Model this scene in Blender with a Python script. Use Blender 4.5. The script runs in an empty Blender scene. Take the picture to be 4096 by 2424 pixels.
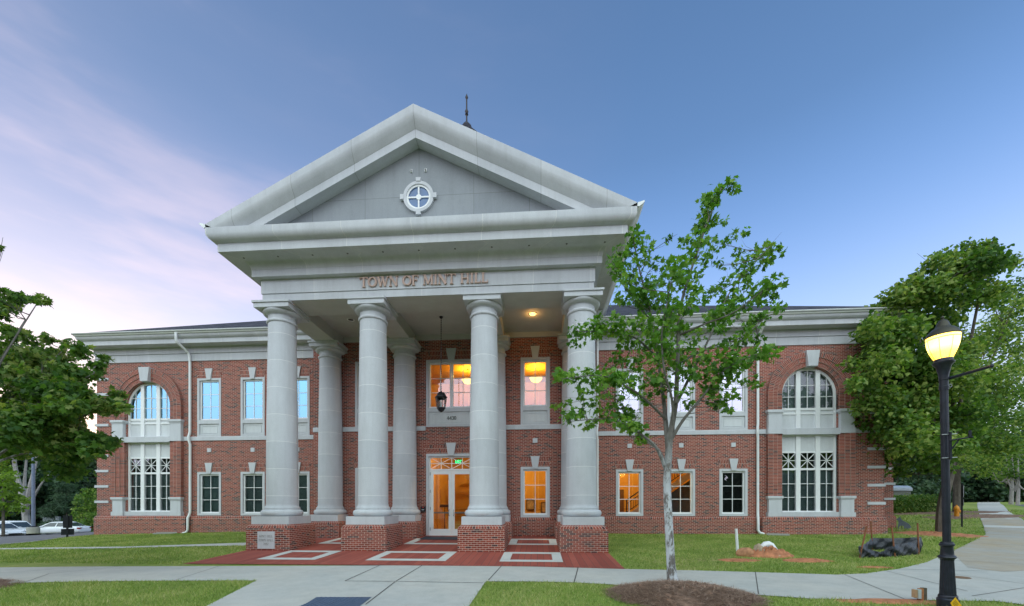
import bpy, bmesh, math, random
import numpy as np
from mathutils import Vector, Matrix
R = math.radians
random.seed(7); RNG = np.random.default_rng(11)
scene = bpy.context.scene
COL = scene.collection

# ------------------------------------------------------------------ camera, sky, sun, exposure
CAM = np.array([4.04, -13.51, 1.512]); FPX = 1590.6; PSI = -0.067; HOR = 2032.9
cd = bpy.data.cameras.new('camera'); cam = bpy.data.objects.new('camera', cd); COL.objects.link(cam)
cam.location = CAM; cam.rotation_euler = (R(90), 0, -PSI)
cd.sensor_width = 36; cd.lens = 36 * FPX / 4096; cd.shift_y = (HOR - 1212) / 4096
cd.clip_start = 0.1; cd.clip_end = 4000
scene.camera = cam
scene.view_settings.view_transform = 'Standard'; scene.view_settings.look = 'None'
scene.view_settings.exposure = 0.2; scene.view_settings.gamma = 1.0
scene.cycles.use_denoising = True
scene.cycles.max_bounces = 8; scene.cycles.transparent_max_bounces = 10
scene.cycles.sample_clamp_indirect = 4.0; scene.cycles.caustics_reflective = False; scene.cycles.caustics_refractive = False

SUN_EL, SUN_AZ = R(3.0), R(-52)          # low sun behind the left end of the building (azimuth from +Y towards +X)
w = bpy.data.worlds.new('World'); scene.world = w; w.use_nodes = True
nt = w.node_tree; nt.nodes.clear(); N = nt.nodes.new; L = nt.links.new
out = N('ShaderNodeOutputWorld'); tc = N('ShaderNodeTexCoord'); sep = N('ShaderNodeSeparateXYZ'); L(tc.outputs['Generated'], sep.inputs[0])
sky = N('ShaderNodeTexSky'); sky.sky_type = 'NISHITA'; sky.sun_disc = False; sky.sun_elevation = SUN_EL; sky.sun_rotation = SUN_AZ
bg1 = N('ShaderNodeBackground'); bg1.inputs['Strength'].default_value = 0.05; L(sky.outputs[0], bg1.inputs[0])
def ramp(stops, src, interp='B_SPLINE'):
    r = N('ShaderNodeValToRGB'); r.color_ramp.interpolation = interp
    els = r.color_ramp.elements
    while len(els) < len(stops): els.new(0.5)
    for e, (p, c) in zip(els, stops):
        e.position = p; e.color = (c[0], c[1], c[2], 1)
    L(src, r.inputs[0]); return r.outputs[0]
def wmath(op, a, b=None, clamp=False):
    m = N('ShaderNodeMath'); m.operation = op; m.use_clamp = clamp
    for i, v in enumerate((a, b)):
        if v is None: continue
        if isinstance(v, (int, float)): m.inputs[i].default_value = v
        else: L(v, m.inputs[i])
    return m.outputs[0]
def wmix(fac, a, b, mode='MIX'):
    m = N('ShaderNodeMix'); m.data_type = 'RGBA'; m.blend_type = mode
    for s, v in ((m.inputs[0], fac), (m.inputs[6], a), (m.inputs[7], b)):
        if isinstance(v, (int, float)): s.default_value = v
        elif isinstance(v, tuple): s.default_value = (*v, 1)
        else: L(v, s)
    return m.outputs[2]
SX, SY, SZ = sep.outputs
west = ramp([(0.0, (0.98, 0.86, 0.86)), (0.16, (0.88, 0.86, 0.94)), (0.30, (0.66, 0.69, 0.90)), (0.44, (0.36, 0.41, 0.66)), (0.60, (0.15, 0.245, 0.46)), (0.85, (0.08, 0.15, 0.32))], SZ)
north = ramp([(0.0, (0.80, 0.88, 1.0)), (0.20, (0.70, 0.82, 1.04)), (0.36, (0.41, 0.60, 1.0)), (0.50, (0.185, 0.36, 0.75)), (0.64, (0.10, 0.215, 0.45)), (0.9, (0.06, 0.13, 0.29))], SZ)
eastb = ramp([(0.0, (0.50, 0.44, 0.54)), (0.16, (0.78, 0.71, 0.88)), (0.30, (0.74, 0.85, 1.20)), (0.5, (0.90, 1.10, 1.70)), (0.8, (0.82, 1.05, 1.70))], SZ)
fw = wmath('MULTIPLY_ADD', SX, -0.95); nt.nodes[-1].inputs[2].default_value = 0.16; nt.nodes[-1].use_clamp = True
front = wmix(fw, north, west)
noise = N('ShaderNodeTexNoise'); noise.inputs['Scale'].default_value = 2.6; noise.inputs['Detail'].default_value = 5; noise.inputs['Roughness'].default_value = 0.55
mp = N('ShaderNodeMapping'); mp.inputs['Scale'].default_value = (0.8, 1.0, 3.6); mp.inputs['Rotation'].default_value = (0, R(14), R(20)); L(tc.outputs['Generated'], mp.inputs[0]); L(mp.outputs[0], noise.inputs[0])
cl = ramp([(0.50, (0, 0, 0)), (0.70, (1, 1, 1))], noise.outputs[0])
clo = wmath('MULTIPLY', wmath('MULTIPLY', cl, ramp([(0.42, (1, 1, 1)), (0.62, (.2, .2, .2))], SZ)), wmath('MULTIPLY', fw, 0.9))
front = wmix(clo, front, (1.0, 0.78, 0.84))
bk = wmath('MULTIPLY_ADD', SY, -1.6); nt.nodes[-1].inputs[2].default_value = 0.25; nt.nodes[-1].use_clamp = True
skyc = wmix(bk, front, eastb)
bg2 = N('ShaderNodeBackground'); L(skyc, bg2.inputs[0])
L(wmath('MULTIPLY_ADD', bk, 1.15), bg2.inputs[1]); nt.nodes[-1].inputs[2].default_value = 0.97  # unseen sky behind the viewer is made brighter to light the facade
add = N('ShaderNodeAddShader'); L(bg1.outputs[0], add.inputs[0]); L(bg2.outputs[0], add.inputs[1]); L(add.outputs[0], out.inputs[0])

sl = bpy.data.lights.new('sun', 'SUN'); so = bpy.data.objects.new('sun', sl); COL.objects.link(so)
sl.energy = 0.5; sl.angle = R(6); sl.color = (1.0, 0.78, 0.6)
sd = Vector((math.sin(SUN_AZ) * math.cos(SUN_EL), math.cos(SUN_AZ) * math.cos(SUN_EL), math.sin(SUN_EL)))
so.rotation_euler = sd.to_track_quat('Z', 'Y').to_euler()

# ------------------------------------------------------------------ helpers: survey of the photograph
cs, sn = math.cos(PSI), math.sin(PSI); K = 4096 / 2508
def ray(u, v):
    t = (u * K - 2048) / FPX
    return np.array([t * cs + sn, -t * sn + cs, (HOR - v * K) / FPX])
def at(u, v, zc): return CAM + ray(u, v) * zc
def G(x, y):
    z = np.interp(y, [-40, -13, -4.6, -2.2, 0, 4.5, 6.4, 40, 120], [-.4, -.25, -.16, -.12, 0, .24, .26, .3, .5])
    z = z + np.interp(x, [-120, -60, -48, -36, -28, -20, -12], [-3.5, -2.4, -1.7, -.9, -.55, -.2, 0])
    s = np.interp(np.add(x, y), [22, 31, 35, 42, 55, 78, 140, 400], [0, .05, .12, .65, 1.0, 1.5, 2.2, 4])
    return z + s * np.clip((np.asarray(x) - 10) / 6, 0, 1)
def gp(u, v, kmax=90):
    d = ray(u, v); k = 2.0
    while k < kmax:
        p = CAM + k * d
        if p[2] <= G(p[0], p[1]): break
        k *= 1.002
    return p

# ------------------------------------------------------------------ helpers: materials
MATS = {}
class Mt:
    def __init__(s, name):
        s.m = bpy.data.materials.new(name); s.m.use_nodes = True; s.t = s.m.node_tree
        s.b = s.t.nodes['Principled BSDF']; MATS[name] = s.m
    def n(s, ty, **kw):
        nd = s.t.nodes.new(ty)
        for k, v in kw.items(): setattr(nd, k, v)
        return nd
    def l(s, a, b): s.t.links.new(a, b)
    def coord(s, kind='Object'):
        return s.n('ShaderNodeTexCoord').outputs[kind]
    def noise(s, scale, detail=4, rough=.6, src=None, vec=None):
        nd = s.n('ShaderNodeTexNoise'); nd.inputs['Scale'].default_value = scale; nd.inputs['Detail'].default_value = detail; nd.inputs['Roughness'].default_value = rough
        if src is None: src = s.coord()
        if vec:
            mp = s.n('ShaderNodeMapping'); mp.inputs['Scale'].default_value = vec; s.l(src, mp.inputs[0]); src = mp.outputs[0]
        s.l(src, nd.inputs[0]); return nd.outputs[0]
    def ramp(s, src, stops, interp='LINEAR'):
        r = s.n('ShaderNodeValToRGB'); r.color_ramp.interpolation = interp; els = r.color_ramp.elements
        while len(els) < len(stops): els.new(.5)
        for e, (p, c) in zip(els, stops):
            e.position = p; e.color = (*c, 1) if len(c) == 3 else c
        s.l(src, r.inputs[0]); return r.outputs[0]
    def mix(s, fac, a, b, mode='MIX'):
        m = s.n('ShaderNodeMix', data_type='RGBA', blend_type=mode)
        for sk, v in ((m.inputs[0], fac), (m.inputs[6], a), (m.inputs[7], b)):
            if isinstance(v, (int, float)): sk.default_value = v
            elif isinstance(v, tuple): sk.default_value = (*v, 1)
            else: s.l(v, sk)
        return m.outputs[2]
    def bump(s, h, strength=.3, dist=.01):
        b = s.n('ShaderNodeBump'); b.inputs['Strength'].default_value = strength; b.inputs['Distance'].default_value = dist
        s.l(h, b.inputs['Height']); s.l(b.outputs[0], s.b.inputs['Normal'])
    def color(s, c, rough=.8, metal=0, spec=.5):
        if isinstance(c, tuple): s.b.inputs['Base Color'].default_value = (*c, 1)
        else: s.l(c, s.b.inputs['Base Color'])
        s.b.inputs['Roughness'].default_value = rough; s.b.inputs['Metallic'].default_value = metal
        s.b.inputs['Specular IOR Level'].default_value = spec; return s.m

def plain(name, c, rough=.7, metal=0, var=.12, scale=6, spec=.4):
    m = Mt(name); f = m.noise(scale)
    d = tuple(x * (1 - var) for x in c); h = tuple(min(1, x * (1 + var)) for x in c)
    return m.color(m.ramp(f, [(.3, d), (.7, h)]), rough, metal, spec)

def brick(name, bw=.2033, rh=.0677, offset=.5, ms=.0048, tint=1.0, paver=False):
    m = Mt(name); uv = m.coord('UV')
    b = m.n('ShaderNodeTexBrick'); b.offset = offset; b.squash = 1.0
    b.inputs['Color1'].default_value = (0, 0, 0, 1); b.inputs['Color2'].default_value = (1, 1, 1, 1); b.inputs['Mortar'].default_value = (.5, .5, .5, 1)
    for k, v in (('Scale', 1), ('Mortar Size', ms), ('Mortar Smooth', .1), ('Bias', 0), ('Brick Width', bw), ('Row Height', rh)): b.inputs[k].default_value = v
    m.l(uv, b.inputs['Vector'])
    if paver:
        c = m.ramp(b.outputs['Color'], [(0, (.24, .048, .034)), (.5, (.295, .062, .042)), (1, (.34, .08, .055))])
        mort = (.10, .045, .038)
    else:
        c = m.ramp(b.outputs['Color'], [(0, (.055, .022, .026)), (.13, (.085, .028, .028)), (.17, (.18, .030, .019)), (.6, (.235, .042, .025)), (1, (.30, .060, .036))])
        mort = (.62, .54, .46)
    st = m.noise(.55, 5, .65); c = m.mix(.5, c, m.ramp(st, [(.3, (.68, .66, .66)), (.7, (1.22, 1.2, 1.18))]), 'MULTIPLY')
    fine = m.noise(45, 2); c = m.mix(.35, c, m.ramp(fine, [(.3, (.7, .7, .7)), (.7, (1.25, 1.25, 1.25))]), 'MULTIPLY')
    col = m.mix(b.outputs['Fac'], c, mort)
    m.bump(b.outputs['Fac'], -.35 if not paver else -.25, .006)
    return m.color(col, .85)

def stone(name, c=(.545, .558, .59), jw=0, jh=0, joint=(.72, .71, .69), shift=0.0, dirt=True):
    m = Mt(name); a = m.noise(1.1, 6, .65, vec=(1, 1, .45)); f = m.noise(38, 3, .7)
    col = m.ramp(a, [(.25, tuple(x * .86 for x in c)), (.55, c), (.8, tuple(min(1, x * 1.1) for x in c))])
    col = m.mix(.5, col, m.ramp(f, [(.3, (.86, .86, .86)), (.7, (1.1, 1.1, 1.1))]), 'MULTIPLY')
    if jw or jh:
        b = m.n('ShaderNodeTexBrick'); b.offset = 0
        for k, v in (('Scale', 1), ('Mortar Size', .0065), ('Mortar Smooth', .3), ('Bias', 0), ('Brick Width', jw or 500), ('Row Height', jh or 500)): b.inputs[k].default_value = v
        mp = m.n('ShaderNodeMapping'); mp.inputs['Location'].default_value = (250.3 if not jw else shift, 250.0 if not jh else shift, 0); m.l(m.coord('UV'), mp.inputs[0]); m.l(mp.outputs[0], b.inputs['Vector'])
        b.inputs['Color1'].default_value = (.935, .94, .95, 1); b.inputs['Color2'].default_value = (1.03, 1.025, 1.02, 1); b.inputs['Mortar'].default_value = (1, 1, 1, 1); col = m.mix(1.0, col, b.outputs['Color'], 'MULTIPLY')
        col = m.mix(b.outputs['Fac'], col, joint)
    sv = m.noise(2.6, 6, .7, vec=(2.2, 2.2, .16)); col = m.mix(.32, col, m.ramp(sv, [(.30, (.80, .79, .78)), (.52, (1, 1, 1)), (.75, (1.06, 1.06, 1.06))]), 'MULTIPLY')
    m.bump(f, .12, .004)
    return m.color(col, .78, 0, .3)

def glass(name, refl=.4, tint=(1, 1, 1), body=(.9, .95, .93)):
    m = Mt(name); t = m.t; t.nodes.remove(m.b)
    tr = m.n('ShaderNodeBsdfTransparent'); tr.inputs[0].default_value = (*body, 1)
    gl = m.n('ShaderNodeBsdfGlossy'); gl.inputs['Roughness'].default_value = .012; gl.inputs[0].default_value = (*tint, 1)
    nz = m.noise(1.3, 2); bp_ = m.n('ShaderNodeBump'); bp_.inputs['Strength'].default_value = .004; bp_.inputs['Distance'].default_value = .05; m.l(nz, bp_.inputs['Height']); m.l(bp_.outputs[0], gl.inputs['Normal'])
    lw = m.n('ShaderNodeLayerWeight'); lw.inputs['Blend'].default_value = .35
    ma = m.n('ShaderNodeMath', operation='MULTIPLY_ADD', use_clamp=True); m.l(lw.outputs['Fresnel'], ma.inputs[0]); ma.inputs[1].default_value = .8; ma.inputs[2].default_value = refl
    mx = m.n('ShaderNodeMixShader'); m.l(ma.outputs[0], mx.inputs[0]); m.l(tr.outputs[0], mx.inputs[1]); m.l(gl.outputs[0], mx.inputs[2])
    m.l(mx.outputs[0], t.nodes['Material Output'].inputs[0]); return m.m

def emit(name, c, s):
    m = Mt(name); m.b.inputs['Base Color'].default_value = (*c, 1); m.b.inputs['Emission Color'].default_value = (*c, 1); m.b.inputs['Emission Strength'].default_value = s
    return m.m

def leafmat(name, lo, mid, hi, trans=.4):
    m = Mt(name); at_ = m.n('ShaderNodeAttribute', attribute_name='tone')
    c = m.ramp(at_.outputs['Fac'], [(0, lo), (.55, mid), (1, hi)])
    m.color(c, .55, 0, .35)
    tl = m.n('ShaderNodeBsdfTranslucent'); m.l(m.mix(1.0, c, (1.25, 1.35, .55), 'MULTIPLY'), tl.inputs[0])
    mx = m.n('ShaderNodeMixShader'); mx.inputs[0].default_value = trans
    m.l(m.b.outputs[0], mx.inputs[1]); m.l(tl.outputs[0], mx.inputs[2]); m.l(mx.outputs[0], m.t.nodes['Material Output'].inputs[0]); return m.m

M_BRICK = brick('brick'); M_STACK = brick('brick_stack', offset=0); M_SOLD = brick('brick_soldier', .0677, .2033, .5); M_PAVER = brick('brick_paver', .2, 50, 0, .006, paver=True); M_PAVER2 = brick('brick_paver_edge', .1, .2, 0, .004, paver=True)
M_ROWL = brick('brick_rowlock', .1016, .105, 0)
M_STONE = stone('limestone'); M_ENT = stone('limestone_panel', jw=1.95, shift=.97); M_RAKE = stone('limestone_rake', (.515, .53, .565), jw=2.3, joint=(.22, .22, .22)); M_COLST = stone('limestone_drum', jh=.992, shift=.02, joint=(.80, .79, .77)); M_TYMP = stone('limestone_tympanum', (.46, .46, .45), jw=1.83, jh=1.55, joint=(.16, .16, .16), shift=.0)
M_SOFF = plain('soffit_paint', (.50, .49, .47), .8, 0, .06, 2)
M_WHITE = plain('white_paint', (.78, .79, .80), .45, 0, .03, 3); M_PANEL = stone('panel_paint', (.62, .64, .66))
M_METALW = plain('white_metal', (.74, .76, .77), .35, 0, .05, 4)
M_DARK = plain('black_metal', (.012, .014, .02), .35, 0, .3, 8); M_DARKG = plain('dark_interior', (.02, .022, .024), .8)  # dark_interior puts the shade of unlit rooms into the colour
M_BRONZE = plain('bronze', (.035, .028, .03), .5, .3)
M_LETTER = plain('letter_tan', (.50, .35, .29), .5, 0, .06, 5); M_LETGREY = plain('letter_grey', (.16, .17, .16), .5)
M_GLASSB = glass('glass_blue', .44, (.38, .80, 1.0)); M_GLASS = glass('glass_dark', .20, (.85, .95, 1.0)); M_GLASSL = glass('glass_lit', .04, (1, .97, .97)); M_GLASSM = glass('glass_upper', .42, (.92, .92, 1.0)); M_GLASSP = glass('glass_lobby', .17, (1.0, .90, .94))
def blindmat(name, c1, c2):
    m = Mt(name); wv = m.n('ShaderNodeTexWave', wave_type='BANDS', bands_direction='Z'); wv.inputs['Scale'].default_value = 6.2; m.l(m.coord('UV'), wv.inputs[0])
    mp = m.n('ShaderNodeMapping'); mp.inputs['Rotation'].default_value = (R(90), 0, 0); m.l(m.coord('UV'), mp.inputs[0]); m.l(mp.outputs[0], wv.inputs[0])
    return m.color(m.ramp(wv.outputs[0], [(.25, c1), (.6, c2)]), .6)
M_BLIND = blindmat('blind', (.05, .075, .085), (.26, .34, .35)); M_BLINDL = blindmat('blind_light', (.10, .16, .17), (.22, .32, .33))
M_ORANGE = plain('lobby_wall', (.66, .36, .07), .7, 0, .08, .8); M_ORTRIM = plain('lobby_trim', (.72, .46, .13), .5); M_FLOORW = plain('lobby_floor', (.25, .15, .06), .4)
M_PALEW = plain('hall_wall', (.50, .46, .46), .8)
def roofmat():
    m = Mt('roof_shingle'); b = m.n('ShaderNodeTexBrick'); b.offset = .5
    for k, v in (('Scale', 1), ('Mortar Size', .012), ('Bias', 0), ('Brick Width', .34), ('Row Height', .2)): b.inputs[k].default_value = v
    b.inputs['Color1'].default_value = (.035, .037, .05, 1); b.inputs['Color2'].default_value = (.085, .085, .105, 1); b.inputs['Mortar'].default_value = (.02, .02, .025, 1)
    m.l(m.coord('UV'), b.inputs[0]); m.bump(b.outputs['Fac'], -.5, .02); return m.color(b.outputs['Color'], .95, 0, .12)
M_ROOF = roofmat()
def concmat(name, c, warm):
    m = Mt(name); a = m.noise(.5, 6, .7); f = m.noise(60, 3, .7); st = m.noise(2.2, 5, .75)
    col = m.ramp(a, [(.3, c), (.72, warm)]); col = m.mix(.6, col, m.ramp(st, [(.32, (.82, .82, .82)), (.6, (1.05, 1.05, 1.05))]), 'MULTIPLY'); col = m.mix(.5, col, m.ramp(f, [(.3, (.80, .80, .80)), (.7, (1.15, 1.15, 1.15))]), 'MULTIPLY')
    wv = m.noise(3.5, 8, .8, vec=(1, .35, 1)); col = m.mix(.6, col, m.ramp(wv, [(.28, (.62, .60, .58)), (.40, (1, 1, 1))]), 'MULTIPLY')
    m.bump(f, .15, .004); return m.color(col, .88, 0, .25)
M_CONC = concmat('concrete', (.42, .43, .42), (.50, .48, .44)); M_CONCW = concmat('concrete_stained', (.36, .36, .35), (.40, .32, .22)); M_BAND = concmat('concrete_band', (.50, .51, .50), (.56, .55, .52))
M_JOINT = plain('joint', (.09, .085, .08), .9)
M_ASPH = plain('asphalt', (.12, .125, .14), .9, 0, .25, 3); M_PAINT = plain('road_paint', (.7, .7, .7), .7); M_CURB = concmat('kerb_concrete', (.34, .34, .33), (.40, .38, .35))
def grassmat():
    m = Mt('lawn'); a = m.noise(.35, 5, .7); f = m.noise(9, 5, .8); g = m.noise(60, 2, .8)
    col = m.ramp(a, [(.3, (.15, .23, .042)), (.46, (.225, .305, .065)), (.58, (.30, .34, .10)), (.72, (.41, .36, .165))])
    col = m.mix(.75, col, m.ramp(f, [(.3, (.6, .62, .6)), (.7, (1.25, 1.22, 1.1))]), 'MULTIPLY'); col = m.mix(.6, col, m.ramp(g, [(.3, (.6, .6, .6)), (.7, (1.3, 1.3, 1.3))]), 'MULTIPLY')
    m.bump(g, .6, .03); return m.color(col, .9, 0, .2)
M_LAWN = grassmat(); M_BLADE = leafmat('grass_blade', (.10, .18, .032), (.26, .36, .075), (.54, .50, .25), .3)
M_DIRT = plain('red_clay', (.42, .17, .085), .95, 0, .35, 7); M_MULCHG = plain('mulch_ground', (.19, .115, .08), .95, 0, .5, 9); M_NEEDLE = leafmat('pine_straw', (.14, .08, .05), (.30, .19, .14), (.46, .34, .27), .1)
M_LEAF = leafmat('maple_leaf', (.05, .14, .02), (.125, .28, .04), (.25, .40, .08), .48)
M_LEAFD = leafmat('maple_leaf_dark', (.04, .105, .022), (.105, .205, .036), (.28, .32, .10), .48)
M_LEAFR = leafmat('maple_leaf_right', (.045, .11, .02), (.125, .235, .04), (.31, .38, .10), .46)
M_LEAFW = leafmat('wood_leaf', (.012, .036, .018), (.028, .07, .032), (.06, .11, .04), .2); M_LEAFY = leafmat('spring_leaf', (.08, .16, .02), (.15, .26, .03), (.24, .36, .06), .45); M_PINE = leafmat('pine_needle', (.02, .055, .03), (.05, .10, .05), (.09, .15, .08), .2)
def barkmat(name, c1, c2, patch=None):
    m = Mt(name); a = m.noise(7, 6, .7, vec=(1.4, 1.4, .5)); col = m.ramp(a, [(.3, c1), (.7, c2)])
    if patch:
        pz = m.noise(5, 5, .75, vec=(1.2, 1.2, .55)); sepn = m.n('ShaderNodeSeparateXYZ'); m.l(m.coord(), sepn.inputs[0])
        zz = m.n('ShaderNodeMapRange'); m.l(sepn.outputs[2], zz.inputs[0]); zz.inputs[1].default_value = 3.4; zz.inputs[2].default_value = 2.0
        mul = m.n('ShaderNodeMath', operation='MULTIPLY'); m.l(m.ramp(pz, [(.45, (0, 0, 0)), (.54, (1, 1, 1))]), mul.inputs[0]); m.l(zz.outputs[0], mul.inputs[1])
        col = m.mix(mul.outputs[0], col, patch)
    m.bump(a, .6, .02); return m.color(col, .9, 0, .2)
M_BARK = barkmat('maple_bark', (.10, .09, .082), (.22, .20, .19), (.52, .54, .58)); M_BARKD = barkmat('dark_bark', (.07, .06, .05), (.17, .15, .125)); M_BARKP = barkmat('pale_bark', (.22, .21, .20), (.40, .38, .36))

# ------------------------------------------------------------------ helpers: meshes and objects
class MB:
    def __init__(s): s.v = []; s.f = []; s.uv = []
    def poly(s, pts, uv=None):
        i = len(s.v); s.v += [tuple(map(float, p)) for p in pts]; s.f.append(tuple(range(i, i + len(pts)))); s.uv.append(uv)
    def quad(s, a, b, c, d, uv=None): s.poly((a, b, c, d), uv)
    def box(s, x0, x1, y0, y1, z0, z1, skip=''):
        p = [(x, y, z) for z in (z0, z1) for y in (y0, y1) for x in (x0, x1)]
        for k, q in (('f', (0, 1, 5, 4)), ('b', (3, 2, 6, 7)), ('l', (2, 0, 4, 6)), ('r', (1, 3, 7, 5)), ('t', (4, 5, 7, 6)), ('u', (2, 3, 1, 0))):
            if k not in skip: s.poly([p[i] for i in q])
        return s
    def prism(s, pts, y0, y1):                # outline in XZ (anticlockwise seen from -Y), from y0 (front) to y1
        n = len(pts); s.poly([(x, y0, z) for x, z in pts]); s.poly([(x, y1, z) for x, z in reversed(pts)])
        for i in range(n):
            a, b = pts[i], pts[(i + 1) % n]; s.poly([(a[0], y0, a[1]), (a[0], y1, a[1]), (b[0], y1, b[1]), (b[0], y0, b[1])])
        return s
    def lathe(s, prof, c=(0, 0, 0), n=32, ang0=0, ang1=2 * math.pi, rot=0):
        m = n if abs(ang1 - ang0 - 2 * math.pi) < 1e-6 else n
        for i in range(m):
            a = ang0 + (ang1 - ang0) * i / m + rot; b = ang0 + (ang1 - ang0) * (i + 1) / m + rot
            for (r0, z0), (r1, z1) in zip(prof, prof[1:]):
                P = [(c[0] + r * math.cos(t), c[1] + r * math.sin(t), c[2] + z) for r, t, z in ((r0, a, z0), (r0, b, z0), (r1, b, z1), (r1, a, z1))]
                U = [(a * r0, c[2] + z0), (b * r0, c[2] + z0), (b * r1, c[2] + z1), (a * r1, c[2] + z1)]
                if r0 < 1e-6: P = [P[0], P[2], P[3]]; U = [U[0], U[2], U[3]]
                elif r1 < 1e-6: P = P[:3]; U = U[:3]
                s.poly(P, U)
        return s
    def tube(s, pts, rad, n=8, caps=True):
        pts = [Vector(p) for p in pts]; rings = []
        if isinstance(rad, (int, float)): rad = [rad] * len(pts)
        up = Vector((0, 0, 1)); d0 = (pts[1] - pts[0]).normalized()
        if abs(d0.dot(up)) > .95: up = Vector((1, 0, 0))
        x = d0.cross(up).normalized()
        for i, p in enumerate(pts):
            d = ((pts[min(i + 1, len(pts) - 1)] - pts[max(i - 1, 0)])).normalized()
            x = (x - d * x.dot(d)).normalized(); y = d.cross(x)
            rings.append([p + (x * math.cos(t) + y * math.sin(t)) * rad[i] for t in (2 * math.pi * k / n for k in range(n))])
        for a, b in zip(rings, rings[1:]):
            for k in range(n): s.poly((a[k], a[(k + 1) % n], b[(k + 1) % n], b[k]))
        if caps: s.poly(list(reversed(rings[0]))); s.poly(rings[-1])
        return s
    def sweep(s, path, prof):                 # mouldings: prof = (projection, z); projection is to the right of the path
        m = len(path); P = [Vector(p) for p in path]; offs = []
        for i in range(m):
            ns = []
            for a, b in ((i - 1, i), (i, i + 1)):
                if a >= 0 and b < m: d = (P[b] - P[a]).normalized(); ns.append(Vector((d.y, -d.x)))
            if len(ns) == 1: offs.append(ns[0])
            else: offs.append((ns[0] + ns[1]) / (1 + ns[0].dot(ns[1])))
        dist = [0]
        for a, b in zip(P, P[1:]): dist.append(dist[-1] + (b - a).length)
        for i in range(m - 1):
            acc = 0
            for (e0, z0), (e1, z1) in zip(prof, prof[1:]):
                A = [(*(P[i] + offs[i] * e0), z0), (*(P[i + 1] + offs[i + 1] * e0), z0), (*(P[i + 1] + offs[i + 1] * e1), z1), (*(P[i] + offs[i] * e1), z1)]
                l = math.hypot(e1 - e0, z1 - z0); s.poly(A, [(dist[i], acc), (dist[i + 1], acc), (dist[i + 1], acc + l), (dist[i], acc + l)]); acc += l
        return s
    def mesh(s, name, smooth=False, weld=False):
        me = bpy.data.meshes.new(name); me.from_pydata(s.v, [], s.f); me.update()
        ul = me.uv_layers.new(name='UVMap'); V = s.v
        for p in me.polygons:
            u = s.uv[p.index]
            if u is None:
                n = p.normal; ax = max(range(3), key=lambda i: abs(n[i]))
                if ax == 2 and abs(n.z) < .9: ax = 1 if abs(n.y) > abs(n.x) else 0
                u = []
                for i in p.vertices:
                    x, y, z = V[i]
                    u.append((x, z) if ax == 1 else (y, z) if ax == 0 else (x, y))
            for li, c in zip(p.loop_indices, u): ul.data[li].uv = c
        if smooth or weld:
            bm = bmesh.new(); bm.from_mesh(me); bmesh.ops.remove_doubles(bm, verts=bm.verts, dist=1e-4)
            if smooth:
                for f in bm.faces: f.smooth = True
                for e in bm.edges:
                    if len(e.link_faces) == 2 and e.calc_face_angle(0) > R(smooth if smooth is not True else 40): e.smooth = False
            bm.to_mesh(me); bm.free()
        return me
def link(name, me, mat, parent=None, loc=None):
    o = bpy.data.objects.new(name, me); COL.objects.link(o)
    if mat is not None and not me.materials: me.materials.append(mat)
    if parent is not None:
        o.parent = parent
        if loc is None: o.matrix_parent_inverse = wmat(parent).inverted()
    if loc is not None: o.location = loc
    return o
WM = {}
def wmat(o):
    m = Matrix.Translation(o.location) @ o.rotation_euler.to_matrix().to_4x4()
    if o.parent: m = wmat(o.parent) @ o.matrix_parent_inverse @ m
    return m
def part(name, mb, mat, parent, smooth=False): return link(name, mb.mesh(name, smooth), mat, parent)
def lpart(name, mb, mat, parent, smooth=False, loc=(0, 0, 0)): return link(name, mb.mesh(name, smooth), mat, parent, loc)   # geometry in the parent's own space
def tag(o, label=None, cat=None, group=None, kind=None):
    for k, v in (('label', label), ('category', cat), ('group', group), ('kind', kind)):
        if v: o[k] = v
    return o
def thing(name, label, cat, loc=(0, 0, 0), rz=0, group=None):
    o = bpy.data.objects.new(name, None); COL.objects.link(o); o.location = loc; o.rotation_euler = (0, 0, rz); o.empty_display_size = .2
    return tag(o, label, cat, group)
def dup(o, loc=None, rz=None, parent=None, top=True, scale=None):
    c = o.copy(); COL.objects.link(c)
    if parent is not None: c.parent = parent
    if top:
        if loc is not None: c.location = loc
        if rz is not None: c.rotation_euler = (0, 0, rz)
        if scale: c.scale = (scale,) * 3
    for ch in list(o.children): dup(ch, parent=c, top=False)
    return c
def np_mesh(name, V, T, tone=None, smooth=False):
    me = bpy.data.meshes.new(name); nv, nf = len(V), len(T)
    me.vertices.add(nv); me.vertices.foreach_set('co', np.asarray(V, np.float32).ravel())
    me.loops.add(nf * 3); me.loops.foreach_set('vertex_index', np.asarray(T, np.int32).ravel())
    me.polygons.add(nf); me.polygons.foreach_set('loop_start', np.arange(0, nf * 3, 3, dtype=np.int32))
    me.update(calc_edges=True)
    if tone is not None:
        a = me.attributes.new('tone', 'FLOAT', 'POINT'); a.data.foreach_set('value', np.asarray(tone, np.float32))
    me.validate(); return me
def lamp_light(name, loc, e, c=(1, .62, .22), size=.4, parent=None, kind='POINT'):
    l_ = bpy.data.lights.new(name, kind); l_.energy = e; l_.color = c
    if kind == 'AREA': l_.size = size
    else: l_.shadow_soft_size = size
    o = bpy.data.objects.new(name, l_); COL.objects.link(o); o.location = loc; return o

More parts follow.
